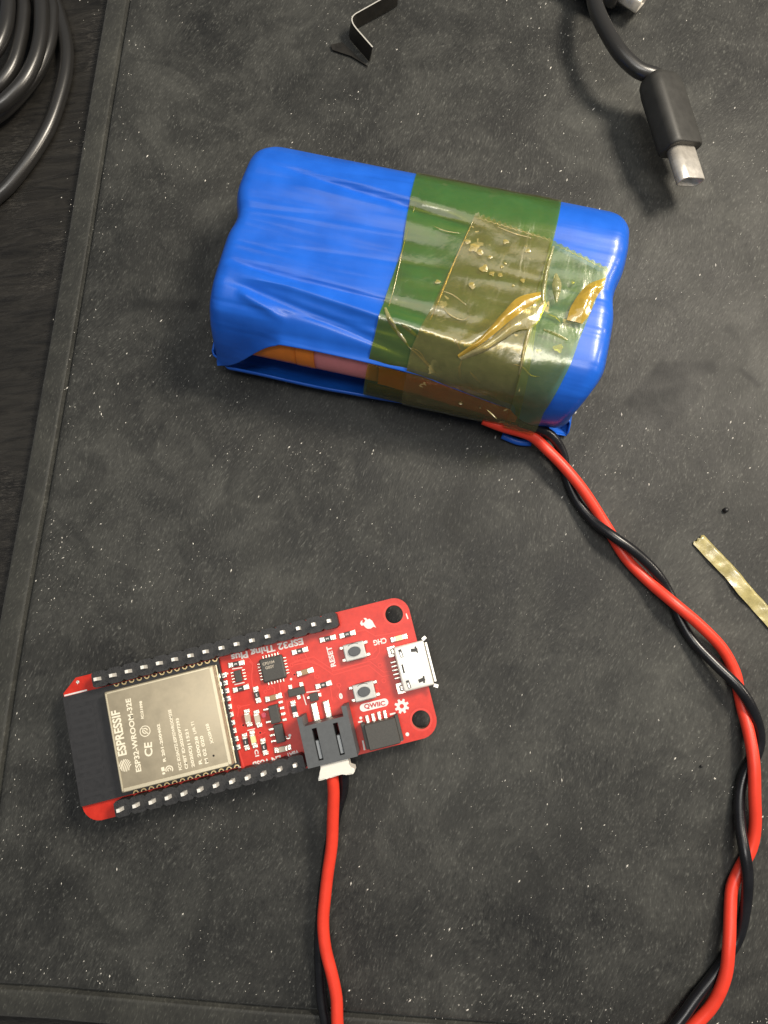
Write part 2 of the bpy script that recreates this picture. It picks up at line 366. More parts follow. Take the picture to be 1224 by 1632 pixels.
def tube(bm, path, r, n=16, closed=False, cap=True, flat=1.0, mi=0):
    rr = r if callable(r) else (lambda t: r)
    m = len(path); rings = []
    up = Vector((0, 0, 1))
    for i, p in enumerate(path):
        if closed: t = path[(i + 1) % m] - path[i - 1]
        else: t = path[min(i + 1, m - 1)] - path[max(i - 1, 0)]
        t.normalize(); s = t.cross(up)
        if s.length < 1e-4: s = Vector((1, 0, 0))
        s.normalize(); u = s.cross(t)
        R = rr(i / (m - 1))
        rings.append([bm.verts.new(p + s * (R * math.cos(2 * math.pi * k / n)) + u * (R * flat * math.sin(2 * math.pi * k / n))) for k in range(n)])
    for i in range(m if closed else m - 1):
        a, b = rings[i], rings[(i + 1) % m]
        for k in range(n):
            f = bm.faces.new((a[k], a[(k + 1) % n], b[(k + 1) % n], b[k])); f.smooth = True; f.material_index = mi
    if cap and not closed:
        bm.faces.new(rings[0][::-1]); bm.faces.new(rings[-1])
def ribbon(bm, pts, w, z, h=.03, mi=0):
    """flat strip along a 2-D polyline, a little proud of its ground"""
    n = len(pts); L_, R_ = [], []
    for i, p in enumerate(pts):
        a = Vector(pts[max(i - 1, 0)]); b = Vector(pts[min(i + 1, n - 1)]); t = (b - a).normalized(); q = Vector((-t.y, t.x)) * w / 2
        L_.append(Vector(p) + q); R_.append(Vector(p) - q)
    T = [[bm.verts.new((v.x, v.y, zz)) for v in s] for s in (L_, R_) for zz in (z, z + h)]
    lb, lt, rb, rt = T
    for i in range(n - 1):
        for q in ((lt[i], rt[i], rt[i + 1], lt[i + 1]), (lb[i], lt[i], lt[i + 1], lb[i + 1]), (rb[i], rt[i], rt[i + 1], rb[i + 1])):
            f = bm.faces.new(q); f.material_index = mi
def text(name, s, size, loc, rz, m, parent, align='CENTER', z=0.0, h=.02, width=None, bold=0.0, space=1.0):
    cu = bpy.data.curves.new(name, 'FONT'); cu.body = s; cu.size = size; cu.align_x = align; cu.align_y = 'CENTER'; cu.extrude = h / 2; cu.offset = bold; cu.space_character = space
    cu.resolution_u = 3
    o = bpy.data.objects.new(name + '_source', cu); C.objects.link(o)
    dg = bpy.context.evaluated_depsgraph_get(); dg.update()
    me = bpy.data.meshes.new_from_object(o.evaluated_get(dg)); bpy.data.objects.remove(o); bpy.data.curves.remove(cu)
    xs = [v.co.x for v in me.vertices]
    kx = width / (max(xs) - min(xs)) if width else 1
    me.transform(Matrix.Diagonal((kx, 1, 1, 1)))
    me.materials.clear(); me.materials.append(m)
    t = bpy.data.objects.new(name, me); C.objects.link(t); t.parent = parent
    t.location = (loc[0], loc[1], z + h / 2); t.rotation_euler = (0, 0, rz)
    return t

# ------------------------------------------------------------------ desk and mat
DZ = -2.6
bm = bmesh.new()
for i, (x, y) in enumerate(((-600, -500), (600, -500), (600, 700), (-600, 700))): bm.verts.new((x, y, DZ))
bm.faces.new(bm.verts[:]) if False else bm.faces.new(list(bm.verts))
desk = link('desk_top', bm, M_WOOD); tag(desk, 'black wood grain desk top beside the mat', None, kind='structure')

# groove centre line of the mat, counter-clockwise from the far left end
left = [P(*q, 0).xy for q in ((208, 0), (176, 196), (139, 432), (88, 736), (37, 1025), (3, 1257))]
bottom = [P(*q, 0).xy for q in ((69, 1571), (141, 1577), (412, 1602), (555, 1612), (700, 1623))]
G = [Vector((-50.5, 190)), Vector((-52.0, 160))] + left + [P(-17, 1420).xy, P(-33, 1530).xy, P(-32, 1556).xy, P(-14, 1566).xy] + bottom
G += [Vector((40, -60.6)), Vector((90, -62.0)), Vector((178, -64)), Vector((182.5, -62.5)), Vector((184, -58)), Vector((186, 60)), Vector((188, 195)), Vector((186, 199)), Vector((182, 200.5)),
      Vector((60, 199)), Vector((-44, 197)), Vector((-49, 195))]
G3 = [v.xy for v in spline([(*g, 0) for g in G], 3.0, True)]
def offs(ring, d):
    n = len(ring); out = []
    for i in range(n):
        t = (ring[(i + 1) % n] - ring[i - 1]).normalized(); nrm = Vector((t.y, -t.x)); k = 1 + .012 * d
        j = .02 * noise.noise((ring[i].x * .13, ring[i].y * .13, 3))
        out.append(ring[i] + nrm * (d + j))
    return out
def rings_mesh(prof, ring, bm, close=False):
    R = []
    for d, z in prof:
        R.append([bm.verts.new((v.x, v.y, z + .03 * noise.noise((v.x * .11, v.y * .11, d)))) for v in offs(ring, d)])
    n = len(ring)
    for a, b in zip(R[:-1], R[1:]):
        for i in range(n):
            f = bm.faces.new((a[i], a[(i + 1) % n], b[(i + 1) % n], b[i])); f.smooth = True
    return R
mat_t = thing('desk_mat', 'large black napped desk mat with a grooved border lying on the wood', 'desk mat', (0, 0, DZ))
bm = bmesh.new()
prof = [(4.95, DZ), (4.9, -.55), (4.72, -.12), (4.25, .10), (1.3, .18), (.80, .18), (.70, .05), (.66, -1.3), (.4, -1.3)]
rings_mesh([(d, z - DZ) for d, z in prof], G3, bm)
border = link('border', bm, M_BORDER, mat_t)
bm = bmesh.new()
R = rings_mesh([(d, z - DZ) for d, z in [(.41, -1.3), (-.02, -1.3), (-.06, -.12), (-.30, .0), (-.8, .03), (-2.0, 0)]], G3, bm)
f = bm.faces.new(R[-1]); bmesh.ops.triangulate(bm, faces=[f])
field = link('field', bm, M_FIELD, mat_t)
border.data.polygons.foreach_set('use_smooth', [True] * len(border.data.polygons))

# ------------------------------------------------------------------ circuit board
BX, BY, BA = -44.2122138, -27.0770099, 0.248230027
BT = 1.6; BZ = 2.4
board = thing('circuit_board', 'red microcontroller board with metal shielded radio module and upright pins, on the mat', 'circuit board', (BX, BY, BZ), BA)
ca, sa = math.cos(BA), math.sin(BA)
def B(px, py, z=0.0):
    """photo point -> board coordinates, at height z above the board's face"""
    q = P(px, py, BZ + BT + z); x, y = q.x - BX, q.y - BY
    return (ca * x + sa * y, -sa * x + ca * y)
def c4(x, y, z=0.0): return B(320 + x / 5.44, 950 + y / 5.44, z)
def c5(x, y, z=0.0): return B(480 + x / 5.32, 930 + y / 5.32, z)
def c6(x, y, z=0.0): return B(440 + x / 6.12, 1080 + y / 6.12, z)
def cm(x, y, z=0.0): return B(150 + x / 5.32, 1060 + y / 5.32, z)
X0, X1, Y0, Y1 = -7.4, 51.05, -1.36, 21.55
def arc(cx, cy, r, a0, a1, n=6): return [(cx + r * math.cos(math.radians(a0 + (a1 - a0) * i / n)), cy + r * math.sin(math.radians(a0 + (a1 - a0) * i / n))) for i in range(n + 1)]
outline = [(X0, Y1 - 2.0), (X0, Y0 + 3.0)] + arc(X0 + 2.9, Y0 + 2.9, 2.9, 185, 265) + arc(X1 - 2.9, Y0 + 2.9, 2.9, 275, 355) + arc(X1 - 2.6, Y1 - 2.6, 2.6, 5, 85) + [(X0 + 2.4, Y1)]
h1 = B(628, 979); h2 = B(671, 1147)
bm = bmesh.new()
prism(bm, outline, 0, BT, 0, 1, [circ(*h1, 1.48, 32), circ(*h2, 1.48, 32)])
link('board', bm, None, board, mats=[M_PCB, M_EDGE])
for h in (h1, h2):
    bm = bmesh.new(); prism(bm, circ(*h, 1.80, 32), BT, BT + .02, holes=[circ(*h, 1.50, 32)]); link('hole_ring', bm, M_TRACE, board)

# header strips with upright pins
def header(n, y):
    bm = bmesh.new(); lo, hi = [], []
    for i in range(n):
        x = i * 2.54
        lo += [(x - 1.27, y - .95), (x - .80, y - 1.27), (x + .80, y - 1.27)]; hi += [(x - 1.27, y + .95), (x - .80, y + 1.27), (x + .80, y + 1.27)]
    xe = (n - 1) * 2.54 + 1.27
    prism(bm, lo + [(xe, y - .95), (xe, y + .95)] + hi[::-1], BT, BT + 2.7)
    hs = link('header_strip', bm, M_PLAS, board)
    for i in range(n):
        if i == 0 or 'pinmesh' not in MATS:
            b2 = bmesh.new(); box(b2, (0, 0, 2.2), (.64, .64, 4.6))
            top = [v for v in b2.verts if v.co.z > 3.5]
            for v in top: v.co.x *= .80; v.co.y *= .80
            o = link('pin', b2, M_PIN, hs); MATS['pinmesh'] = o.data
        else:
            o = bpy.data.objects.new('pin', MATS['pinmesh']); C.objects.link(o); o.parent = hs
        o.location = (i * 2.54, y, BT - .15)
        o.rotation_euler = (random.uniform(-.012, .012), random.uniform(-.012, .012), 0)
    # solder cones under the board
    b3 = bmesh.new()
    for i in range(n):
        bmesh.ops.create_cone(b3, cap_ends=True, segments=8, radius1=.35, radius2=.8, depth=1.1, matrix=Matrix.Translation((i * 2.54, y, -.56)))
    stuff(link('solder_joints', b3, M_TIN, board))
    return hs
header(16, 20.32); header(12, 0.0)

# ---- radio module
mod = bmesh.new()
mo = [(X0 + .15, 1.5), (18.80, 1.5), (18.80, 18.95), (X0 + .15, 18.95)]
prism(mod, mo, BT, BT + .8)
module = link('radio_module', mod, M_BLKPCB, board)
# meandered antenna copper under the mask
bm = bmesh.new()
ax = X0 + 1.0; pts = [(ax + 5.6, 17.6), (ax, 17.6)]
y = 17.6
for k in range(5):
    pts += [(ax, y - 1.2), (ax + 3.6, y - 1.2), (ax + 3.6, y - 2.4), (ax, y - 2.4)]; y -= 2.4
pts += [(ax, 3.0), (ax + 5.6, 3.0)]
ribbon(bm, pts, .55, BT + .8, .015)
link('antenna', bm, M_BLKPCB2, module)
# shield can
SX0, SX1, SY0, SY1 = .35, 18.25, 2.2, 18.05
bm = bmesh.new()
box(bm, ((SX0 + SX1) / 2, (SY0 + SY1) / 2, BT + .8 + 1.1), (SX1 - SX0, SY1 - SY0, 2.2), bev=.28, seg=3)
for f in bm.faces: f.smooth = True
sh = link('shield', bm, M_SHIELD, module)
SZ = BT + .8 + 2.2
bars('shield_rim', [([(SX0 + .32, SY0 + .32), (SX0 + .32, SY1 - .32)], .22), ([(SX1 - .35, SY0 + .35), (SX1 - .35, SY1 - .35)], .45),
     ([(SX0 + .5, SY0 + .42), (SX1 - .65, SY0 + .42)], .5), ([(SX0 + .5, SY1 - .30), (SX1 - .65, SY1 - .30)], .20)], M_SHIELDE, module, SZ)
bars('shield_rim', [([(SX1 + .18, SY0 + .1), (SX1 + .18, SY1 - .1)], .22)], M_SHIELDE, module, BT + 1.6)
bm = bmesh.new(); prism(bm, circ(*cm(1013, 768, 3), .17, 12), SZ, SZ + .02); link('vent_hole', bm, M_DARK, module)
bm = bmesh.new(); bd = bmesh.new()
for k in range(14):      # castellated side contacts
    x = 1.75 + k * 1.27
    for s, yy in ((1, 18.95), (-1, 1.5)):
        ring_o = arc(x, yy, .46, 180 if s > 0 else 0, 360 if s > 0 else 180, 8); ring_i = arc(x, yy, .27, 360 if s > 0 else 180, 180 if s > 0 else 0, 8)
        prism(bm, ring_o + ring_i, BT + .8, BT + .84)
        prism(bd, arc(x, yy, .26, 180 if s > 0 else 0, 360 if s > 0 else 180, 8), BT + .8, BT + .815)
stuff(link('side_contacts', bm, M_GOLD, module)); stuff(link('contact_holes', bd, M_DARK, module))
bd = bmesh.new()
for x, y_ in ((178, 693), (188, 760), (200, 828), (212, 895), (222, 965), (237, 1033), (250, 1103), (262, 1172), (280, 1243), (297, 1315)):
    q = c4(x, y_); pieces('end_contact', [((q[0] + .38, q[1], BT + .24), (1.25, .92, .48)), ((q[0] - .12, q[1], BT + .46), (.42, .86, .92))], M_TIN, module, .15, 2)
    box(bd, (q[0] + .52, q[1] - .02, BT + .48), (.34, .34, .05))
stuff(link('contact_recesses', bd, M_JSTIN, module))
bars('printed_bar', [([c4(148, 530), c4(168, 662)], .42), ([c4(312, 1352), c4(338, 1502)], .42), ([(X0 + .1, 19.15), (X0 + 3.9, 19.15)], .25)], M_SILK, board, BT)
# lettering on the shield: reads from the lower edge upwards
def mtext(s, a, b, size, bold=.0):
    p, q = Vector(cm(*a, 3)), Vector(cm(*b, 3)); c = (p + q) / 2; d = q - p
    return text('lettering', s, size, c, math.atan2(d.y, d.x), M_ETCH, sh, z=SZ, width=d.length, bold=bold)
mtext('ESPRESSIF', (246, 768), (182, 385), 1.9, .05)
mtext('ESP32-WROOM-32E', (382, 905), (290, 285), 1.15, .03)
mtext('IC:21098', (412, 455), (395, 305), .55, .02)
mtext('CE', (468, 775), (460, 655), 1.7, .04)
mtext('R 201-200402', (600, 820), (545, 500), .62, .02)
mtext('FCC ID:2AC7Z-ESP32WROOM32E', (735, 890), (640, 378), .66, .02)
mtext('CMIIT ID:2020DP7393', (787, 880), (705, 450), .66, .02)
mtext('2020DJ11521', (842, 860), (782, 540), .66, .02)
mtext('LFR T1', (858, 580), (832, 478), .62, .02)
mtext('R 20028', (905, 842), (866, 605), .72, .02)
mtext('M 02 020', (958, 835), (910, 600), .72, .02)
mtext('XX0H28', (1003, 665), (957, 495), .66, .02)
bm = bmesh.new()
c = cm(265, 850, 3)
for k in range(-3, 4):     # round emblem cut into slanting curved bands
    d = k * .27; hw_ = math.sqrt(max(.02, .95 ** 2 - d * d)); pts = []
    for i in range(9):
        t = -1 + i / 4; u, v = t * hw_, d + .16 * (1 - t * t) * (1 if k < 2 else .4)
        pts.append((c[0] + u * math.cos(1.0) - v * math.sin(1.0), c[1] + u * math.sin(1.0) + v * math.cos(1.0)))
    ribbon(bm, pts, .13, SZ, .02)
link('emblem', bm, M_ETCH, sh)
bm = bmesh.new(); c = cm(432, 560, 3)
ribbon(bm, arc(*c, .80, 0, 360, 24), .12, SZ, .02); ribbon(bm, arc(c[0], c[1] + .05, .38, 0, 300, 14), .14, SZ, .02); ribbon(bm, [(c[0] - .5, c[1] + .6), (c[0] + .5, c[1] - .6)], .12, SZ, .02)
link('emblem', bm, M_ETCH, sh)
bm = bmesh.new(); c = cm(618, 885, 3)
ribbon(bm, arc(c[0] + .35, c[1] - .1, .55, -40, 200, 12), .16, SZ, .02); ribbon(bm, arc(c[0] + .35, c[1] - .1, .25, -40, 240, 8), .14, SZ, .02); box(bm, (c[0] - .62, c[1] + .2, SZ + .01), (.5, .62, .02), rz=.05); box(bm, (c[0] - .62, c[1] - .45, SZ + .01), (.42, .3, .02))
link('emblem', bm, M_ETCH, sh)

# ---- small parts
def two_end(name, q, along, body, size=(1.6, .8, .45), pad=.62, label=None, mark=None):
    """chip component with soldered ends"""
    a = 0 if along == 'x' else math.pi / 2
    bm = bmesh.new(); box(bm, (0, 0, size[2] / 2 + .06), (size[0] * .62, size[1], size[2]), bev=.05)
    o = link(name, bm, body, board); o.location = (q[0], q[1], BT); o.rotation_euler = (0, 0, a + random.uniform(-.04, .04))
    for s in (-1, 1):
        bm = bmesh.new()
        box(bm, (s * (size[0] * .40), 0, size[2] / 2 + .06), (size[0] * .24, size[1] * 1.02, size[2] * 1.06), bev=.08)
        box(bm, (s * (size[0] * .5 + pad * .42), 0, .12), (pad, size[1] * 1.12, .24), bev=.10, seg=2)
        stuff(link('solder', bm, M_TIN, o))
    if mark:
        t = text('lettering', mark, .62, (0, 0), 0, M_SILK, o, z=size[2] + .065, h=.015, bold=.02); t.rotation_euler = (0, 0, math.pi / 2)
    if label: o['label'] = label
    return o
for p_, al, mk in ((c4(310, 588), 'x', '3'), (c4(350, 800), 'x', '1'), (c4(490, 855), 'y', '2'), (c4(860, 475), 'x', '8'), (c5(190, 858), 'x', '0'), (c5(225, 467), 'x', '2'), (c5(392, 430), 'x', '2'),
                   (c4(393, 1262), 'y', '1'), (c4(552, 1305), 'y', '3'), (c4(812, 978), 'y', None)):
    two_end('resistor', p_, al, M_RES, mark=mk)
for p_, al, m_ in ((c4(632, 878), 'x', M_CAP), (c4(905, 657), 'x', M_CAP), (c4(413, 1055), 'y', M_CAPS), (c4(497, 1062), 'y', M_CAPS), (c4(712, 1322), 'x', M_CAPS)):
    two_end('capacitor', p_, al, m_, (1.7, .85, .75))
two_end('led', c4(460, 1240), 'y', M_LED, (1.7, .8, .55), label='pale yellow indicator lamp beside the long chip')
two_end('led', c5(828, 462), 'x', M_LED, (1.7, .8, .55), label='pale yellow charge lamp above the metal port')
bm = bmesh.new(); prism(bm, circ(*c4(550, 1030), .42, 14), BT, BT + .3); link('led_dot', bm, M_LEDR, board)
# square chip with contacts all round
def chip(name, q, sx, sy, h, rz=0, lead=None, bev=.12, m=M_CHIP):
    bm = bmesh.new(); box(bm, (0, 0, h / 2 + .05), (sx, sy, h), bev=bev, seg=2)
    o = link(name, bm, m, board); o.location = (q[0], q[1], BT); o.rotation_euler = (0, 0, rz)
    if lead:
        bm = bmesh.new()
        for (x, y, lx, ly) in lead: box(bm, (x, y, .11), (lx, ly, .22), bev=.05)
        stuff(link('leads', bm, M_TIN, o))
    return o
ld = []
for k in range(6):
    t = -1.25 + k * .5
    ld += [(t, 2.12, .22, .62), (t, -2.12, .22, .62), (2.12, t, .62, .22), (-2.12, t, .62, .22)]
qfn = chip('square_chip', c4(630, 628), 3.9, 3.9, .8, 0, ld, .3)
text('lettering', 'CP2104', .62, (-.45, 1.05), 0, M_CAPS, qfn, z=.85, bold=.01); text('lettering', 'G02Y', .62, (-.4, .35), 0, M_CAPS, qfn, z=.85, bold=.01)
ld = [(s * .95, -.75 + k * .5, .55, .24) for k in range(4) for s in (-1, 1)]
chip('small_chip', c4(330, 692), 1.05, 1.9, .6, 0, ld, .08)
bars('printed_bar', [([c4(272, 632), c4(360, 620)], .16), ([c4(292, 768), c4(380, 748)], .16), ([c4(915, 835), c4(1030, 820)], .16), ([c4(885, 850), c4(915, 945)], .16), ([c4(405, 1165), c4(470, 1150)], .15)], M_SILK, board, BT)
chip('transistor', c4(835, 826), 2.7, 1.2, .95, 0, [(-.9, .95, .6, .7), (.95, .95, .6, .7), (.1, -.95, .6, .7)], .1)
chip('transistor', c4(985, 872), 1.35, 1.3, .9, 0, [(.95, .1, .5, .6), (-.95, .1, .5, .45)], .1)
chip('long_chip', c4(640, 1022, .8), 1.55, 2.9, 1.25, 0, [(1.25, -1.3 + k * .95, .75, .42) for k in range(4)] + [(-1.35, 1.0, .9, .34), (-1.35, -1.0, .9, .34)], .14)
chip('long_chip', c4(682, 1190, .8), 1.45, 2.9, 1.05, 0, [(1.15, -1.15, .7, .26)] + [(-1.3, -1.0 + k * .95, .85, .34) for k in range(3)], .14)

# printed marks
RZ = 0.0
def btext(s, a, b, size, rot180=False, z=BT, m=M_SILK, bold=.04):
    p, q = Vector(a), Vector(b); c = (p + q) / 2; d = q - p
    return text('lettering', s, size, c, math.atan2(d.y, d.x), m, board, z=z, width=d.length, bold=bold, h=.03)
btext('ESP32 Thing Plus', c4(888, 386), c4(266, 534), 1.45, bold=.05)
btext('VBAT', c4(850, 1350), c4(745, 1385), 1.1); btext('EN', c4(695, 1398), c4(615, 1420), 1.1); btext('VUSB', c4(595, 1425), c4(450, 1460), 1.15)
btext('C1', c4(478, 1335), c4(490, 1395), .8)
btext('RST', c5(288, 362), c5(272, 270), .85); btext('RESET', c5(278, 706), c5(236, 535), 1.15)
btext('CHG', c5(722, 478), c5(612, 502), 1.2); btext('0', c5(322, 960), c5(352, 953), 1.1, bold=.09)
q = c5(618, 1030)
bm = bmesh.new(); prism(bm, arc(q[0] + 1.75, q[1], .62, -90, 90, 8) + arc(q[0] - 1.75, q[1], .62, 90, 270, 8), BT, BT + .03); link('printed_badge', bm, M_SILK, board)
btext('QWIIC', c5(535, 1046), c5(712, 1014), 1.0, z=BT + .03, m=M_SILKPINK, bold=.03)
bm = bmesh.new()
prism(bm, [c5(*p_) for p_ in ((500, 340), (512, 358), (528, 354), (545, 372), (562, 383), (590, 382), (612, 366), (636, 374), (618, 345), (603, 316), (578, 298), (562, 306), (550, 292), (528, 293), (545, 315), (532, 334), (517, 330), (521, 309), (505, 322))], BT, BT + .03)
link('flame_emblem', bm, M_SILK, board)
bm = bmesh.new(); q = c5(853, 1040); gp = []
for k in range(8):
    a = math.radians(22.5 + 45 * k - 8)
    for da, r in ((-.27, .82), (-.15, 1.18), (.15, 1.18), (.27, .82)): gp.append((q[0] + r * math.cos(a + da), q[1] + r * math.sin(a + da)))
inner = [(q[0] + .36 * math.cos(a), q[1] + .36 * math.sin(a)) for a in [2 * math.pi * i / 16 for i in range(16)]]
prism(bm, gp, BT, BT + .03, holes=[inner]); link('gear_emblem', bm, M_SILK, board)
def dot(q, r, m=M_SILK, name='printed_dot'):
    bm = bmesh.new(); prism(bm, circ(*q, r, 12), BT, BT + .03); return link(name, bm, m, board)
for x, y, r in ((900, 1278, .30), (505, 1140, .24)): dot(c5(x, y), r)
for x, y, r in ((783, 720, .20), (232, 672, .15), (738, 1222, .16), (772, 1208, .24)): dot(c4(x, y), r)
dot(B(124, 1087), .28, M_TIN)
# copper tracks and vias showing through the mask
bm = bmesh.new()
TZ = [0]
def trk(fn, pts, w=.16):
    TZ[0] += 1; ribbon(bm, [fn(*p_) for p_ in pts], w, BT, .012 + .0012 * TZ[0])
trk(c5, ((-60, 690), (100, 655), (275, 775), (570, 690), (690, 790), (760, 775))); trk(c5, ((-60, 660), (105, 622), (280, 740), (580, 658), (700, 752), (760, 742)))
trk(c5, ((280, 690), (265, 745))); trk(c5, ((470, 408), (540, 392), (630, 445), (860, 405))); trk(c5, ((660, 500), (665, 580), (630, 635), (560, 650)))
trk(c5, ((640, 470), (610, 520), (640, 560), (600, 600))); trk(c5, ((245, 860), (265, 990))); trk(c5, ((300, 850), (330, 900), (300, 960), (330, 990)))
trk(c4, ((420, 560), (450, 600), (440, 700), (450, 790), (480, 810)), .2); trk(c4, ((770, 590), (860, 560), (960, 575), (1030, 600), (1088, 640)), .2)
trk(c4, ((600, 770), (640, 800), (640, 850))); trk(c4, ((680, 760), (690, 830), (740, 880), (760, 1000), (770, 1040))); trk(c4, ((560, 1180), (500, 1210), (540, 1240)))
trk(c4, ((250, 820), (330, 1340), (380, 1500)), .25); trk(c4, ((300, 560), (420, 540), (455, 590))); trk(c4, ((900, 500), (930, 560), (990, 580)))
trk(c4, ((860, 700), (800, 690), (770, 640))); trk(c4, ((430, 940), (330, 960), (320, 1050))); trk(c4, ((980, 640), (990, 720)))
for x, y in ((668, 692), (700, 825), (318, 862), (640, 905)):
    q = c5(x, y); ribbon(bm, arc(*q, .32, 0, 360, 12), .14, BT, .042)
for x, y in ((785, 600), (848, 542), (812, 683), (515, 1185), (368, 1120), (330, 960), (1010, 700), (585, 800), (560, 830), (760, 905)):
    q = c4(x, y); ribbon(bm, arc(*q, .26, 0, 360, 12), .13, BT, .044)
stuff(link('copper_tracks', bm, M_TRACE, board))
for x, y in ((812, 683), (515, 1185), (368, 1120)): dot(c4(x, y), .14, M_DARK, 'via_hole')
bars('printed_bar', [([c5(752, 1110), c5(795, 1100), c5(803, 1130)], .3), ([c5(835, 1230), c5(855, 1335)], .26), ([c5(522, 1330), c5(538, 1412)], .26), ([c5(483, 1176), c5(520, 1168)], .26),
     ([c6(745, 742), c6(795, 730)], .45), ([c6(310, 845), c6(372, 838)], .35), ([c5(890, 255), c5(905, 300)], .2)], M_SILK, board, BT)

# push buttons
def button(q, label):
    bm = bmesh.new(); box(bm, (0, 0, .75), (3.5, 2.75, 1.5), bev=.18, seg=2)
    o = link('push_button', bm, M_BTN, board); o.location = (q[0], q[1], BT); o['label'] = label
    bm = bmesh.new(); prism(bm, circ(0, 0, 1.02, 24, ry=.78), 1.5, 1.95); bmesh.ops.bevel(bm, geom=[e for e in bm.edges if all(v.co.z > 1.9 for v in e.verts)], offset=.12, segments=2, affect='EDGES')
    link('plunger', bm, M_JST, o)
    pieces('lead', [((s * 2.0, t * 1.0, .2), (.75, .55, .4)) for s in (-1, 1) for t in (-1, 1)], M_TIN, o, .1)
    pieces('side_slot', [((0, 1.36, .8), (2.2, .12, .7)), ((0, -1.36, .8), (2.2, .12, .7)), ((-1.72, 0, .8), (.12, 1.0, .7)), ((1.72, 0, .8), (.12, 1.0, .7))], M_DARK, o, 0)
    bm = bmesh.new(); ribbon(bm, arc(0, -.2, 1.5, 125, 55, 6), .08, 1.5, .01); link('cover_crease', bm, M_DARK, o)
button(c5(452, 575, 1.5), 'push button beside the word RESET'); button(c5(533, 917, 1.5), 'push button above the white oval badge')

# micro usb socket
bm = bmesh.new()
ux0, ux1, uy0, uy1 = 46.95, 52.0, 6.55, 13.75
uh = 2.55
box(bm, ((ux0 + ux1) / 2, (uy0 + uy1) / 2, BT + uh / 2 + .02), (ux1 - ux0, uy1 - uy0, uh), bev=.35, seg=3)
for f in bm.faces: f.smooth = True
usb = link('usb_port', bm, M_STEEL, board)
pieces('flared_lip', [((ux1 + .18, yy + k * .22, BT + uh * .9), (.75, .55, .22), k * .5) for yy, k in ((uy0, -1), (uy1, 1))] + [((ux1 + .28, (uy0 + uy1) / 2, BT + uh + .05), (.34, uy1 - uy0 - .9, .16))], M_STEEL, usb, .04)
pieces('mouth', [((ux1 + .02, (uy0 + uy1) / 2, BT + uh / 2), (.12, uy1 - uy0 - .9, uh - .7))], M_CAPS, usb, 0)
for yy, rz in ((7.75, .15), (12.55, -.15)):
    bm = bmesh.new(); box(bm, (50.2, yy, BT + uh + .02), (1.1, .55, .03), rz=rz); box(bm, (50.55, yy, BT + uh + .03), (.3, 1.1, .03), rz=-rz); link('latch_slot', bm, M_CLIP, usb)
pieces('rear_slot', [((48.0, 7.6, BT + uh + .02), (.5, 1.3, .04), .1), ((48.0, 12.55, BT + uh + .02), (.5, 1.3, .04), .1), ((47.75, 10.15, BT + uh + .02), (.3, 1.4, .04))], M_CLIP, usb, 0)
pieces('spring_tongue', [((48.0, 7.45, BT + uh + .05), (.22, .8, .05), .1), ((48.0, 12.4, BT + uh + .05), (.22, .8, .05), .1), ((47.5, 10.15, BT + uh + .05), (.18, 1.35, .05))], M_STEEL, usb, 0)
pieces('lead', [((46.55, 8.85 + k * .65, BT + .25), (1.3, .34, .4)) for k in range(5)], M_TIN, usb, .1, 2)
for yy in (7.15, 13.15):
    bm = bmesh.new(); box(bm, (46.6, yy, BT + .1), (1.35, 1.75, .2), bev=.05); box(bm, (46.75, yy, BT + .35), (.7, 1.0, .5), bev=.2, seg=2); link('solder', bm, M_TIN, usb)
bm = bmesh.new(); box(bm, (47.0, 10.15, BT + .8), (.25, 5.0, 1.5)); link('rear_block', bm, M_DARK, usb)

# qwiic socket
bm = bmesh.new(); qc = c5(690, 1268, 1.3)
ang = 0
box(bm, (qc[0], qc[1], BT + 1.35), (5.0, 4.0, 2.7), bev=.12); box(bm, (qc[0] + 2.75, qc[1] + .25, BT + 1.0), (.55, 4.1, 2.0), bev=.08); box(bm, (qc[0] - 2.75, qc[1] + .25, BT + 1.0), (.55, 4.1, 2.0), bev=.08)
qw = link('four_way_socket', bm, M_CHIP, board)
for p_ in ((562, 1150), (612, 1135), (662, 1120), (712, 1108)):
    bm = bmesh.new(); q = c5(*p_); box(bm, (q[0], q[1], BT + .18), (.55, 1.35, .36), bev=.1, seg=2); box(bm, (q[0] + .12, q[1] - .75, BT + .8), (.2, .5, .9), bev=.04); link('lead', bm, M_TIN, qw)

# battery socket: grey shroud with two slots
JH = 5.6
def J(x, y): return c6(x, y, JH * .92)
jx = J(520, 620); 
jl, jr = J(262, 640)[0], J(742, 520)[0]; jt = J(465, 425)[1]; jb = J(590, 815)[1]; jtt = J(655, 275)[1]
bm = bmesh.new()
w_ = jr - jl; wall = .75
cxs = [(jl, jl + w_ * .235), (jl + w_ * .335, jl + w_ * .665), (jl + w_ * .765, jr)]
cy_, hy_ = (jt + jb) / 2, jt - jb
slots = []
for a, b in ((cxs[0][1], cxs[1][0]), (cxs[1][1], cxs[2][0])): slots.append([(a, jb + hy_ * .12), (b, jb + hy_ * .12), (b, jt - hy_ * .10), (a, jt - hy_ * .10)])
prism(bm, [(jl, jb), (jr, jb), (jr, jtt), (jr - wall, jtt), (jr - wall, jt), (jl + wall, jt), (jl + wall, jtt), (jl, jtt)], BT + .02, BT + JH, holes=slots)
jst = link('battery_socket', bm, M_JST, board)
pieces('slot_insert', [(((a + b) / 2, cy_ - hy_ * .13, BT + JH - 1.3), ((b - a) * .78, hy_ * .46, 1.9)) for a, b in ((cxs[0][1], cxs[1][0]), (cxs[1][1], cxs[2][0]))], M_JSTIN, jst, .1)
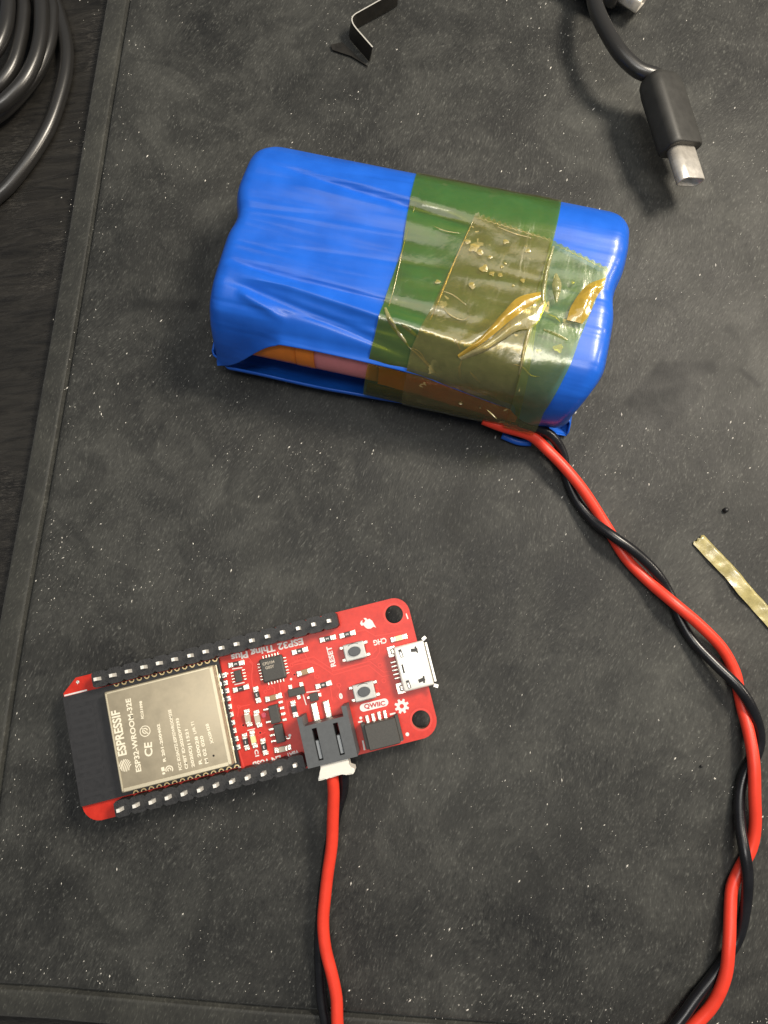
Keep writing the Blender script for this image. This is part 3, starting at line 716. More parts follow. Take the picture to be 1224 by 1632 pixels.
for p_ in ((388, 340), (505, 318)):
    bm = bmesh.new(); q = c6(*p_); box(bm, (q[0], q[1], BT + .25), (1.05, 3.2, .5), bev=.15, seg=2); box(bm, (q[0] + .05, q[1] - 1.6, BT + 1.3), (.55, .5, 2.2), bev=.08); link('lead', bm, M_TIN, jst)

# ------------------------------------------------------------------ battery pack
OB = Vector((2.4765813, 55.87757878, 0)); AB = math.radians(-13)
pack = thing('battery_pack', 'blue shrink wrapped two cell battery pack bound with amber tape, trailing red and black wires', 'battery pack', OB, AB)
cb, sb = math.cos(AB), math.sin(AB)
def K(px, py, z):
    q = P(px, py, z) - OB; return Vector((cb * q.x + sb * q.y, -sb * q.x + cb * q.y, z))
def toK(v): q = Vector(v) - OB; return Vector((cb * q.x + sb * q.y, -sb * q.x + cb * q.y, q.z))
YC, RC, HS = 2.3, 9.35, 9.25
XL, XR = -32.6, 31.0
creases = []
for (a, b, amp, wd) in (((445, 268), (662, 335), -.34, .55), ((430, 262), (650, 318), .22, .9), ((395, 428), (640, 492), -.34, .6), ((372, 432), (640, 520), .42, .9), ((380, 455), (600, 540), -.25, .7),
                        ((480, 300), (600, 330), .12, .6), ((385, 470), (430, 495), .28, .7), ((430, 290), (660, 360), .10, 1.4)):
    creases.append((K(*a, 18), K(*b, 18), amp * 1.9, wd))
rc = random.Random(11)
for k in range(26):
    ya = rc.uniform(-16, 21); xa_ = rc.choice((-33, -32, rc.uniform(-30, -10), 8)); ln = rc.uniform(6, 24)
    creases.append((Vector((xa_, ya, 0)), Vector((xa_ + ln, ya + rc.uniform(-1.6, 1.6), 0)), rc.uniform(.05, .17) * rc.choice((-1, 1)), rc.uniform(.28, .6)))
def crease_h(x, y):
    h = 0
    for a, b, amp, wd in creases:
        t = (x - a.x) / (b.x - a.x)
        if t < -.15 or t > 1.6: continue
        yc = a.y + (b.y - a.y) * t
        fade = min(1, max(0, (t + .15) / .3)) * (1 if t < 1 else max(0, 1 - (t - 1) / .6))
        h += amp * fade * math.exp(-((y - yc) / wd) ** 2)
    return max(h, -.42) if h < 0 else h
def section(off=0.0, n_arc=22, n_br=18, belly=1.5):
    """closed hull section (y, z, nearest axis y): front underside -> front -> crown -> bridge -> far side -> underside"""
    pts = []
    R = RC + off
    for i in range(n_arc + 1):
        ad = 268 - (268 - 84) * i / n_arc; a = math.radians(ad); R2 = R + belly * math.sin(math.radians(min(1, max(0, (ad - 165) / 103)) * 180)); pts.append((YC - HS + R2 * math.cos(a), RC + R2 * math.sin(a), -1))
    ya, yb = pts[-1][0], YC + HS - R * math.cos(math.radians(84)); za = pts[-1][1]
    for i in range(1, n_br):
        t = i / n_br; s = .28 * math.sin(math.pi * t) ** 1.5
        pts.append((ya + (yb - ya) * t, za - s, 0))
    for i in range(n_arc + 1):
        a = math.radians(96 - (96 + 88) * i / n_arc); pts.append((YC + HS + R * math.cos(a), RC + R * math.sin(a), 1))
    for i in range(1, 8):
        t = i / 8; pts.append((YC + HS + (-2 * HS) * t, max(.05, RC - R), 0))
    return pts
def end_shift(side, y):
    d = -.75 * math.exp(-((y - 4.0) / 2.4) ** 2) + .35 * math.exp(-((y - 9.0) / 2.5) ** 2) if side < 0 else -.8 * math.exp(-((y - 4.5) / 3.0) ** 2)
    if side > 0:
        if y < -8: d -= 3.8 * ((-8 - y) / 11) ** 2
        if y > 16: d -= 2.2 * ((y - 16) / 5) ** 2
    else:
        if y < -14: d -= .5 * ((-14 - y) / 6)
        if y > 15: d -= 3.4 * ((y - 15) / 6) ** 2
    return d
def hull_point(x, p, off=0):
    """hull surface point at length x for section sample p = (y, z, axis)"""
    y, z, ax = p
    xl, xr = XL - end_shift(-1, y), XR + end_shift(1, y)
    # squeeze near the ends
    re = 2.6
    dl = min(x - xl, xr - x); k = 0
    if dl < re: k = re - math.sqrt(max(0, re * re - (re - max(dl, 0)) ** 2))
    cy = YC + (HS if y > YC + HS else (-HS if y < YC - HS else (y - YC)))
    vy, vz = y - cy, z - RC
    l = math.hypot(vy, vz) or 1
    y2, z2 = y - vy / l * k, z - vz / l * k
    if z > RC:
        z2 += crease_h(x, y) * min(1, (z - RC) / 4) * (1 if dl > re else max(0, dl / re))
        z2 += .10 * noise.noise((x * .12, y * .45, 2)) * min(1, (z - RC) / 6)
    z2 = max(z2, .05 + off)
    return Vector((min(max(x, xl), xr), y2, z2))
def xs_for(y, n):
    xl, xr = XL - end_shift(-1, y), XR + end_shift(1, y)
    u = []
    for i in range(9): u.append(xl + 2.6 * (1 - math.cos(math.pi / 2 * i / 8)))
    for i in range(1, n): u.append(xl + 2.6 + (xr - xl - 5.2) * i / n)
    for i in range(9): u.append(xr - 2.6 * (1 - math.cos(math.pi / 2 * (8 - i) / 8)))
    return u
# blue film: from the upper lip at the front, over both cells, under, and out to the lower lip
na = 64
sec = section(0, na, 56)
def lip_index(x):
    return None
bm = bmesh.new(); rows = []
NX = 110
# sample list: upper lip region is shaped per column
col_pts = []
def lip_top(x):
    """angle (deg) on the front cell at which the upper flap ends"""
    if x < -20.5: t = (x + 32.6) / 12.0; t = max(0, min(1, t)); t = math.sin(t * math.pi / 2) ** .8; return 200 - 54 * t
    if x < 4: return 146 - 2 * math.sin((x + 24) / 28 * math.pi)
    return 146 + 18 * min(1, (x - 4) / 16) + 48 * max(0, min(1, (x - 20) / 7))
NS = 64
for j in range(NS + len(sec) - na - 1 + 9):
    row = []
    for i in range(NX + 17):
        # representative y for the end shape
        if j < NS:
            th = None
        row.append(None)
    rows.append(row)
def column(i):
    """one cross-section of the film at the i-th station"""
    out = []
    def xat(y): return xs_for(y, NX)[i]
    xm = xs_for(-12, NX)[i]; th0 = lip_top(xm)
    for j in range(NS):
        a = math.radians(th0 + (90 - th0) * j / (NS - 1)); lift = .6 * max(0, 1 - j / 13) ** 2
        R = RC + lift
        p = (YC - HS + R * math.cos(a), RC + R * math.sin(a), -1)
        v = hull_point(xat(p[0]), p)
        tx = max(0, min(1, (xm + 32.6) / 13)); ad = math.degrees(a)
        q = (1 - tx) ** 1.3 * max(0, min(1, (ad - 125) / max(1, th0 - 125))) ** 1.2
        v.y += (YC - HS - 10.5 - v.y) * q; v.z += (4.6 - v.z) * q; out.append(v)
    for p in sec[na + 1:]:
        out.append(hull_point(xat(p[0]), p))
    # underside front and outward lower lip
    xe = xat(-14)
    wl = max(0, min(1, (xe + 33.2) / 3)); wr = max(0, min(1, (31 - xe) / 8))
    flare = (.7 * max(0, min(1, (2 - xe) / 14)) + .3) * wl
    wav = .35 * math.sin(xe * .45) * wl
    for t, z in ((.15, .05), (.35, .05), (.55, .1), (.72, .35), (.85, 1.0), (.94, 2.0), (1.0, 3.0), (1.0, 3.9)):
        y = YC - HS - t * (RC + flare) ; zz = z * (.8 + .35 * wl) + (wav * .3 if z > 1 else 0)
        y_in = YC - HS - t * RC * .86
        y = y_in + (y - y_in) * min(wl, 1) * max(wr, .05); zz = .05 + (zz - .05) * max(wr, .1)
        out.append(Vector((xe - 1.8 * t * max(0, 1 - (xe + 33.2) / 7) ** 1.5, y, zz)))
    return out
cols = [column(i) for i in range(len(xs_for(0, NX)))]
vg = [[bm.verts.new(v) for v in c] for c in cols]
for a, b in zip(vg[:-1], vg[1:]):
    for j in range(len(a) - 1):
        f = bm.faces.new((a[j], b[j], b[j + 1], a[j + 1])); f.smooth = True
# end collars: film turned in over the cell ends
for c, side in ((cols[0], -1), (cols[-1], 1)):
    base = vg[0] if side < 0 else vg[-1]; prev = base
    for k, (sc, dx) in enumerate(((.93, .25), (.80, .1), (.72, -.5))):
        cur = []
        for v in c:
            cy = max(min(v.y, YC + HS), YC - HS); cur.append(bm.verts.new((v.x + side * dx, cy + (v.y - cy) * sc - (cy - YC) * 0.02 * k, RC + (v.z - RC) * sc)))
        for j in range(len(cur) - 1):
            f = bm.faces.new((prev[j], prev[j + 1], cur[j + 1], cur[j])); f.smooth = True
        prev = cur
film = link('blue_film', bm, M_BLUE, pack)
md = film.modifiers.new('thickness', 'SOLIDIFY'); md.thickness = .28; md.offset = -1
# cells inside
for s in (-1, 1):
    bm = bmesh.new(); bmesh.ops.create_cone(bm, cap_ends=True, segments=48, radius1=8.25, radius2=8.25, depth=55.5 if s < 0 else 59.5, matrix=Matrix.Translation((-2.9 if s < 0 else -1.2, YC + s * HS, RC)) @ Matrix.Rotation(math.pi / 2, 4, 'Y'))
    link('inner_cell', bm, M_ORANGE, pack, smooth=False)
def band(name, x0, x1, a0, a1, R, m):
    bm = bmesh.new(); g = []
    for i in range(13):
        x = x0 + (x1 - x0) * i / 12
        g.append([bm.verts.new((x, YC - HS + R * math.cos(math.radians(a0 + (a1 - a0) * j / 10)), RC + R * math.sin(math.radians(a0 + (a1 - a0) * j / 10)))) for j in range(11)])
    for a, b in zip(g[:-1], g[1:]):
        for j in range(10): f = bm.faces.new((a[j], b[j], b[j + 1], a[j + 1])); f.smooth = True
    o = link(name, bm, m, pack); sdm = o.modifiers.new('t', 'SOLIDIFY'); sdm.thickness = .1; return o
xa, xb = K(497, 570, 14).x, K(588, 590, 14).x
band('orange_band', xa - 14.5, xa - 3.2, 139, 182, 8.72, M_ORANGE)
band('orange_band', xa - 3.2, xa, 139, 182, 8.78, M_ORANGE)
band('pink_band', xa, xb + 1.5, 139, 182, 8.70, M_PINK)
def slant(name, x0, x1, a0, a1, b0, b1, R, m):
    bm = bmesh.new(); g = []
    for i in range(25):
        t = i / 24; x = x0 + (x1 - x0) * t; lo, hi = a0 + (b0 - a0) * t, a1 + (b1 - a1) * t; row = []
        for j in range(9):
            a = math.radians(lo + (hi - lo) * j / 8); r_ = R + .08 * noise.noise((x * .4, j * .3, 1)) + 1.2 * max(0, math.sin(math.radians(max(0, math.degrees(a) - 165)) * 1.7))
            row.append(bm.verts.new((x, YC - HS + r_ * math.cos(a), RC + r_ * math.sin(a))))
        g.append(row)
    for a, b in zip(g[:-1], g[1:]):
        for j in range(8): f = bm.faces.new((a[j], b[j], b[j + 1], a[j + 1])); f.smooth = True
    link(name, bm, m, pack)
slant('orange_band', xb + 1.5, xb + 9, 147, 172, 150, 176, 9.40, M_ORANGE)
slant('orange_band', xb + 9, xb + 25, 150, 176, 163, 190, 9.46, M_ORANGE2)

# amber tape strips over the film
def hull_s(x, s, off):
    """point on the closed hull, s = index along section() as a float"""
    sc_ = section(off); n = len(sc_); i = int(math.floor(s)) % n; t = s - math.floor(s)
    a, b = sc_[i], sc_[(i + 1) % n]
    p = (a[0] + (b[0] - a[0]) * t, a[1] + (b[1] - a[1]) * t, 0)
    return hull_point(x, p, off)
SEC_Y = [p[0] for p in section()]
def s_of_y(y):
    """index on the upper side of the hull for a given y"""
    sc_ = section(); best = None
    for i in range(9, len(sc_) - 8):
        a, b = sc_[i], sc_[i + 1]
        if a[1] >= RC - 1 and min(a[0], b[0]) <= y <= max(a[0], b[0]): return i + (y - a[0]) / ((b[0] - a[0]) or 1)
    return 12.0
def tape(name, edgeL, edgeR, sA, sB, off, m, jag=0.0, nu=36, ds=.5, bulge=None, thick=.05):
    """edgeL/edgeR: x as a function of s; sA -> sB runs along the section; sA may depend on x for a cut end"""
    bm = bmesh.new(); g = []
    for i in range(nu + 1):
        u = i / nu; c_ = []
        xm = edgeL(25) + (edgeR(25) - edgeL(25)) * u
        a = sA(u) if callable(sA) else sA
        b = sB(u) if callable(sB) else sB
        if jag: b = b + (jag if i % 2 else -jag)
        n = max(4, int(abs(b - a) / ds))
        n = int(abs((sB(0.5) if callable(sB) else sB) - (sA(.5) if callable(sA) else sA)) / ds)
        for j in range(n + 1):
            s = a + (b - a) * j / n
            x = edgeL(s) + (edgeR(s) - edgeL(s)) * u
            o_ = off + (bulge(x, s) if bulge else 0)
            c_.append(bm.verts.new(hull_s(x, s, o_)))
        g.append(c_)
    for a, b in zip(g[:-1], g[1:]):
        for j in range(len(a) - 1): f = bm.faces.new((a[j], b[j], b[j + 1], a[j + 1])); f.smooth = True
    o = link(name, bm, m, pack)
    return o
def lin(pts):
    """piecewise-linear x(s) through (s, x) knots"""
    pts = sorted(pts)
    def f(s):
        if s <= pts[0][0]: return pts[0][1]
        for (a, xa_), (b, xb_) in zip(pts[:-1], pts[1:]):
            if s <= b: return xa_ + (xb_ - xa_) * (s - a) / (b - a)
        return pts[-1][1]
    return f
nsec = len(section())
def kn(px, py, z): v = K(px, py, z); return (s_of_y(v.y), v.x)
e1L = lin([(-6, -5.6), (4, K(578, 615, 6).x), kn(600, 545, 14), kn(640, 400, 18.6), kn(662, 300, 14), (50, -5.3)])
e1R = lin([(-6, 20), (4, 21.0), kn(858, 480, 18.5), kn(886, 350, 14), (50, 19.3)])
def bulge1(x, s): return .10 * noise.noise((x * .25, s * .35, 5)) + .08
t1 = tape('amber_tape', e1L, e1R, -5.5, nsec - 7.0, .22, M_TAPE1, nu=30, bulge=bulge1, ds=.7)
e2L = lin([(2, K(640, 640, 6).x), kn(655, 572, 13), kn(690, 490, 18.6), kn(757, 347, 17.5), (44, K(757, 345, 17).x)])
e2R = lin([(2, K(800, 690, 6).x), kn(835, 570, 16), kn(858, 480, 18.5), kn(878, 392, 18.5), (44, K(880, 385, 18).x)])
def fold(x, s):
    # long pinched crease that crosses the strip
    h = 0
    a, b = FA, FB
    v = hull_s(x, s, 0); t = ((v.x - a.x) * (b.x - a.x) + (v.y - a.y) * (b.y - a.y)) / ((b.x - a.x) ** 2 + (b.y - a.y) ** 2)
    if 0 <= t <= 1:
        d = math.hypot(v.x - a.x - (b.x - a.x) * t, v.y - a.y - (b.y - a.y) * t); h = .55 * math.sin(math.pi * t) * math.exp(-(d / .9) ** 2)
    return h + .07 * noise.noise((x * .35, s * .4, 8)) + .08
FA, FB = K(722, 572, 15), K(862, 478, 18.8)
jt0, jt1 = kn(757, 347, 17.8)[0], kn(878, 385, 18.4)[0]
t2 = tape('amber_tape', e2L, e2R, -4.5, lambda u: jt0 + (jt1 - jt0) * u, .50, M_TAPE2, jag=.17, nu=28, bulge=fold, ds=.5)
t2['label'] = 'second amber tape layer, blistered, with a saw-toothed upper end'
e3L = lin([(2, K(800, 690, 6).x), kn(828, 590, 15), kn(846, 500, 18.5), kn(876, 392, 18.5), (44, K(880, 385, 18).x)])
e3R = lin([(2, K(850, 690, 6).x), kn(862, 660, 10), kn(905, 585, 16.5), kn(940, 500, 18.6), kn(969, 432, 18.6), (44, K(970, 430, 18).x)])
ju0, ju1 = kn(880, 388, 18.4)[0], kn(969, 432, 18.6)[0]
t3 = tape('amber_tape', e3L, e3R, -3.5, lambda u: ju0 + (ju1 - ju0) * u, .85, M_TAPE3, jag=.17, nu=18, bulge=fold, ds=.5)
t3['label'] = 'paler amber tape end nearest the right end of the pack'
# creases standing up from the tape
def on_hull(px, py, z=18.5, off=.9):
    v = K(px, py, z)
    for _ in range(4):
        s = s_of_y(v.y); h = hull_s(v.x, s, off); v = K(px, py, h.z)
    return Vector((v.x, v.y, h.z))
def fold_tube(pts, r, m, flat=.45, off=.8):
    pth = spline([on_hull(px, py, zz, off) for px, py, zz in pts], .6)
    bm = bmesh.new(); tube(bm, pth, lambda t: r * (.12 + math.sin(math.pi * min(1, max(0, t))) ** .7), 8, flat=flat)
    return link('tape_crease', bm, m, pack)
def sheet(A, B_, m, dome=.5, base=.75, seed=0, n=26, nc=9):
    """lifted flap of film between two rails given on the pack's top"""
    ra, rb = spline([(x, y, 0) for x, y in A], 2), spline([(x, y, 0) for x, y in B_], 2)
    bm = bmesh.new(); g = []
    for i in range(n + 1):
        t = i / n; p, q = ra[int(t * (len(ra) - 1))], rb[int(t * (len(rb) - 1))]; row = []
        for k in range(nc):
            u = k / (nc - 1); v = p + (q - p) * u; h = on_hull(v.x, v.y, 17.5, base)
            e = math.sin(math.pi * u) * math.sin(math.pi * min(1, max(0, .06 + .9 * t)))
            h.z += dome * e * (1 + .5 * noise.noise((v.x * .09, v.y * .09, seed))); row.append(bm.verts.new(h))
        g.append(row)
    for a, b in zip(g[:-1], g[1:]):
        for k in range(nc - 1): f = bm.faces.new((a[k], b[k], b[k + 1], a[k + 1])); f.smooth = True
    o = link('tape_crease', bm, m, pack); return o
sheet([(729, 566), (765, 538), (800, 500), (826, 474), (864, 464)], [(731, 570), (772, 545), (812, 512), (838, 492), (862, 476)], M_FOLD, .6, .9, 1)
sheet([(731, 570), (775, 545), (815, 510), (840, 490), (866, 470)], [(735, 574), (782, 555), (822, 528), (852, 520), (872, 485)], M_FOLDP, .5, .85, 2)
sheet([(612, 490), (618, 512), (632, 532), (650, 552)], [(616, 490), (627, 512), (642, 534), (653, 553)], M_FOLDP, .22, .3, 3)
sheet([(640, 516), (650, 520), (668, 536)], [(640, 520), (650, 528), (666, 539)], M_FOLDP, .12, .3, 4)
sheet([(884, 436), (880, 458), (886, 482)], [(888, 436), (895, 455), (888, 482)], M_FOLDP, .4, 1.0, 5)
sheet([(966, 442), (935, 455), (912, 485), (903, 510)], [(962, 458), (948, 478), (940, 500), (928, 516)], M_FOLD, .7, 1.0, 6)
sheet([(880, 392), (868, 430), (862, 470), (866, 486)], [(884, 392), (875, 430), (870, 462), (868, 486)], M_FOLDP, .4, 1.0, 7)
sheet([(842, 520), (832, 560), (826, 598)], [(848, 520), (838, 560), (829, 598)], M_FOLDP, .3, .9, 8)
sheet([(866, 524), (885, 530), (905, 540)], [(866, 527), (885, 535), (904, 543)], M_FOLDP, .3, 1.0, 9)
for pts_, r_ in ((((650, 553, 16), (668, 560, 15), (677, 575, 14), (681, 592, 13)), .10), (((728, 640, 9), (734, 643, 9), (740, 642, 9)), .22), (((752, 646, 9), (760, 645, 9), (766, 651, 8)), .25), (((775, 652, 8), (784, 660, 7), (792, 668, 6)), .12),
                 (((815, 580, 16), (832, 584, 16), (846, 598, 15), (860, 600, 15)), .14), (((748, 592, 14), (756, 600, 14), (768, 612, 13)), .2), (((700, 480, 18), (715, 500, 18), (738, 510, 18), (752, 500, 18)), .10), (((700, 462, 18), (722, 470, 18), (745, 488, 18)), .09),
                 (((640, 400, 18), (637, 420, 18), (632, 440, 18)), .07), (((790, 360, 18), (820, 372, 18), (850, 380, 18)), .12), (((870, 500, 18), (885, 505, 18), (895, 516, 18)), .12), (((690, 360, 18), (710, 368, 18), (735, 372, 18)), .08), (((735, 560, 16), (728, 545, 17), (722, 538, 17)), .12)):
    fold_tube([q_ for q_ in pts_], r_, M_FOLDP, off=.6)
fold_tube([(650, 552, 16), (672, 570, 15), (690, 590, 13), (702, 599, 12)], .22, M_FOLDP, off=.55)
fold_tube([(736, 574, 16), (732, 592, 14), (742, 622, 11)], .22, M_FOLDP, off=.75)
fold_tube([(756, 348, 17.8), (725, 415, 18.6), (690, 500, 18.4), (655, 570, 14)], .12, M_FOLDP, off=.5)
for A_, B2, n_ in (((757, 346), (878, 383), 28), ((882, 388), (969, 431), 20)):     # bright saw-tooth cut ends
    fold_tube([(A_[0] + (B2[0] - A_[0]) * i / n_ + (.6 if i % 2 else -.6), A_[1] + (B2[1] - A_[1]) * i / n_ + (1.3 if i % 2 else -1.3), 18) for i in range(n_ + 1)], .075, M_FOLDP, off=.6)
fold_tube([(668, 305, 17), (645, 385, 18.6), (625, 470, 18.4), (600, 545, 15)], .07, M_FOLDP, off=.25)
# small blisters of air under the outer tape
rb_ = random.Random(4)
for x, y, r in ((755, 395, 1.1), (765, 402, .7), (772, 428, .9), (784, 436, .6), (797, 438, .5), (752, 455, .75), (800, 425, .35), (833, 447, .5), (781, 410, .4), (842, 400, .5), (806, 385, .6), (890, 555, 1.0), (858, 560, .7), (698, 449, .55), (852, 470, .4), (913, 450, .4), (805, 420, .3), (745, 385, .6), (818, 455, .3)):
    bm = bmesh.new(); ro_ = []; w3 = .8
    cen = bm.verts.new(on_hull(x, y, 18.3, .78 if x > 700 else .45))
    for k in range(18):
        a = 2 * math.pi * k / 18; rr_ = r * 7.6 * (1 + .55 * noise.noise((math.cos(a) * 1.3 + x, math.sin(a) * 1.3 + y, 0)) + .12 * math.sin(3 * a + x))
        ro_.append(bm.verts.new(on_hull(x + rr_ * math.cos(a), y + rr_ * .8 * math.sin(a), 18.3, .68 if x > 700 else .36)))
    for k in range(18): f = bm.faces.new((cen, ro_[k], ro_[(k + 1) % 18])); f.smooth = True
    link('air_blister', bm, M_BLIS, pack)
# roll of spare film at the lower right corner
bm = bmesh.new()
pth = spline([K(812, 668, 3.5), K(845, 678, 3.5), K(872, 686, 3.2)], .5); tube(bm, pth, lambda t: 1.5 - .35 * t, 18)
link('film_roll', bm, M_BLUE, pack)
bm = bmesh.new(); pth = spline([K(800, 694, 1.2), K(825, 704, 1.1), K(846, 706, 1.0)], .5); tube(bm, pth, .6, 12); link('film_roll', bm, M_BLUE, pack)

# ---- leads: twisted pair from the pack, round off the lower edge, and up to the board
def W3(pts): return [toK(P(*p_)) + Vector((.10 * noise.noise((i * .9, 3, p_[0] * .01)), .10 * noise.noise((i * .8, 9, 1)), 0)) for i, p_ in enumerate(pts)]
red = [(770, 668, 6.0), (802, 680, 5.6), (845, 694, 4.2), (871, 716, 3.2), (900, 745, 3.2), (932, 785, 2.6), (969, 843, 1.1), (998, 890, 1.0), (1034, 927, 1.4), (1077, 963, 3.0), (1114, 995, 2.8), (1150, 1032, 1.8), (1171, 1070, 1.1), (1177, 1100, 1.0),
       (1184, 1130, 1.3), (1194, 1168, 2.2), (1201, 1215, 3.0), (1203, 1269, 2.6), (1203, 1317, 1.6), (1197, 1352, 1.1), (1179, 1386, 1.0), (1167, 1415, 1.1), (1164, 1452, 1.8), (1162, 1503, 2.9), (1156, 1554, 2.8), (1138, 1598, 2.0), (1108, 1632, 1.4),
       (1060, 1680, 1.1), (980, 1735, 1.2), (860, 1780, 2.6), (740, 1790, 2.4), (640, 1770, 2.2), (575, 1720, 2.8), (545, 1670, 3.0), (538, 1632, 2.95), (536, 1590, 2.9), (529, 1554, 2.9), (519, 1512, 2.9), (515, 1471, 3.0), (518, 1429, 3.2), (523, 1388, 3.5), (529, 1346, 4.2), (531, 1299, 5.2), (532, 1263, 6.2), (530, 1238, 6.9), (527, 1222, 7.1)]
black = [(800, 664, 6.5), (820, 671, 5.8), (849, 680, 5.0), (878, 694, 3.8), (897, 723, 2.0), (902, 757, 1.0), (918, 796, 1.0), (943, 829, 1.7), (976, 854, 3.0), (1012, 879, 2.9), (1045, 912, 2.2), (1066, 945, 1.1), (1085, 990, .95), (1106, 1024, 1.2), (1139, 1057, 2.2), (1179, 1097, 3.0),
         (1200, 1133, 2.6), (1211, 1171, 1.6), (1205, 1203, 1.0), (1187, 1232, .95), (1179, 1269, 1.0), (1180, 1317, 1.9), (1186, 1354, 2.9), (1192, 1395, 2.9), (1188, 1445, 1.9), (1177, 1493, 1.0), (1155, 1529, .95), (1136, 1556, 1.1), (1108, 1592, 1.6), (1084, 1625, 1.9),
         (1040, 1675, 2.4), (970, 1720, 3.0), (860, 1758, .95), (740, 1766, .95), (640, 1745, 1.0), (560, 1700, 1.0), (525, 1650, 1.0), (518, 1620, 1.0), (513, 1595, .95), (510, 1550, .95), (509, 1505, .95), (512, 1455, .95), (518, 1400, .95), (526, 1345, 1.2), (538, 1290, 2.4), (546, 1262, 4.0), (547, 1238, 5.6), (546, 1222, 6.4)]
bm = bmesh.new(); tube(bm, spline(W3(red), .9), .94, 18); link('red_wire', bm, M_RED, pack)
bm = bmesh.new(); tube(bm, spline(W3(black), .9), .86, 18); link('black_wire', bm, M_BLK, pack)
# white crimp housing seated in the board's grey socket
pl = bpy.data.objects.new('plug_frame', None)
def board_to_pack(x, y, z):
    return toK((BX + ca * x - sa * y, BY + sa * x + ca * y, BZ + z))
def pbox(bm, c, s, rz=0, bev=.1):
    M_ = Matrix.Translation(board_to_pack(*c)) @ Matrix.Rotation(BA - AB + rz, 4, 'Z'); box(bm, (0, 0, 0), s, bev=bev, M=M_, seg=2)
pz = BT + 3.1
def c6p(x, y): return c6(x, y, 4.6)
lt_, rt_, lb2, rb2 = c6p(445, 850), c6p(705, 800), c6p(420, 1000), c6p(765, 925)
bm = bmesh.new()
prism(bm, [c6p(*p_) for p_ in ((432, 845), (700, 790), (716, 865), (762, 882), (768, 912), (752, 938), (706, 946), (694, 934), (648, 940), (560, 968), (488, 975), (478, 992), (416, 1006), (412, 984), (438, 930))][::-1], BT + 1.5, BT + 4.9)
bmesh.ops.bevel(bm, geom=[e for e in bm.edges if abs(e.verts[0].co.z - e.verts[1].co.z) < .01 and e.verts[0].co.z > BT + 4], offset=.18, segments=2, affect='EDGES')
for v in bm.verts: v.co = board_to_pack(v.co.x, v.co.y, v.co.z)
link('white_plug', bm, M_PLUG, pack)
bpy.data.objects.remove(pl)

# ------------------------------------------------------------------ cable ending in a flat oval plug
def rounded(w_, h_, r, n=5):
    o = []
    for cx_, cy_, a0 in ((w_ / 2 - r, h_ / 2 - r, 0), (-w_ / 2 + r, h_ / 2 - r, 90), (-w_ / 2 + r, -h_ / 2 + r, 180), (w_ / 2 - r, -h_ / 2 + r, 270)):
        o += [(cx_ + r * math.cos(math.radians(a0 + 90 * i / n)), cy_ + r * math.sin(math.radians(a0 + 90 * i / n))) for i in range(n + 1)]
    return o
def loft(bm, rings, cap0=True, cap1=True, smooth=True):
    R = [[bm.verts.new(v) for v in r] for r in rings]; n = len(R[0])
    for a, b in zip(R[:-1], R[1:]):
        for k in range(n): f = bm.faces.new((a[k], a[(k + 1) % n], b[(k + 1) % n], b[k])); f.smooth = smooth
    if cap0: bm.faces.new(R[0][::-1])
    if cap1: bm.faces.new(R[-1])
def plug_frame(p0, p1, roll):
    """axis from p0 to p1 (plug tip); returns function (l, a, b) -> world"""
    d = (p1 - p0).normalized(); side = d.cross(Vector((0, 0, 1))).normalized(); up = side.cross(d)
    c_, s_ = math.cos(roll), math.sin(roll)
    wv, tv = side * c_ + up * s_, -side * s_ + up * c_
    return lambda l, a, b: p0 + d * l + wv * a + tv * b
p0, p1 = P(1052, 135, 7.6), P(1092, 262, 6.6)
FR = plug_frame(p0, p1, math.radians(27))
base = P(1040, 128, 0)
ucable = thing('usb_cable', 'black cable ending in a grey moulded housing with bare oval metal plug, resting upper right', 'cable', (base.x, base.y, 0))
def rel(v): return Vector(v) - Vector((base.x, base.y, 0))
bm = bmesh.new()
hw, hh = 7.8, 5.1
loft(bm, [[rel(FR(l, a * k, b * k2)) for a, b in rounded(hw, hh, 1.6)] for l, k, k2 in ((-1.6, .55, .62), (-1.1, .80, .85), (-.2, .92, .95), (1.5, .98, 1), (12.0, 1, 1), (12.7, .985, .98), (12.95, .94, .92))])
hs = link('plug_housing', bm, M_HOUSE, ucable)
bm = bmesh.new()
ro = rounded(5.9, 2.7, 1.3, 6); ri = rounded(5.2, 2.0, .95, 6)
loft(bm, [[rel(FR(l, a, b)) for a, b in ro] for l in (12.8, 19.0)] + [[rel(FR(19.15, a * .985, b * .96)) for a, b in ro]] + [[rel(FR(19.1, a, b)) for a, b in ri]] + [[rel(FR(13.5, a, b)) for a, b in ri]], cap1=True)
msh = link('metal_plug', bm, M_USBC, hs)
bm = bmesh.new(); loft(bm, [[rel(FR(l, a, b)) for a, b in rounded(5.0, .7, .2, 2)] for l in (13.5, 18.0)]); link('contact_tongue', bm, M_CHIP, msh)
bm = bmesh.new()
pth = spline([rel(FR(1.0, 0, 0)), rel(FR(-1.5, .3, 0)), rel(P(1018, 112, 8.2)), rel(P(990, 86, 8.4)), rel(P(967, 50, 8.0)), rel(P(952, 18, 7.4)), rel(P(945, -15, 6.4)), rel(P(946, -60, 4.5)), rel(P(960, -120, 2.2)), rel(P(1000, -180, 1.5)), rel(P(1080, -230, 1.5))], .8)
tube(bm, pth, 1.42, 20); link('cord', bm, M_CORD, ucable)

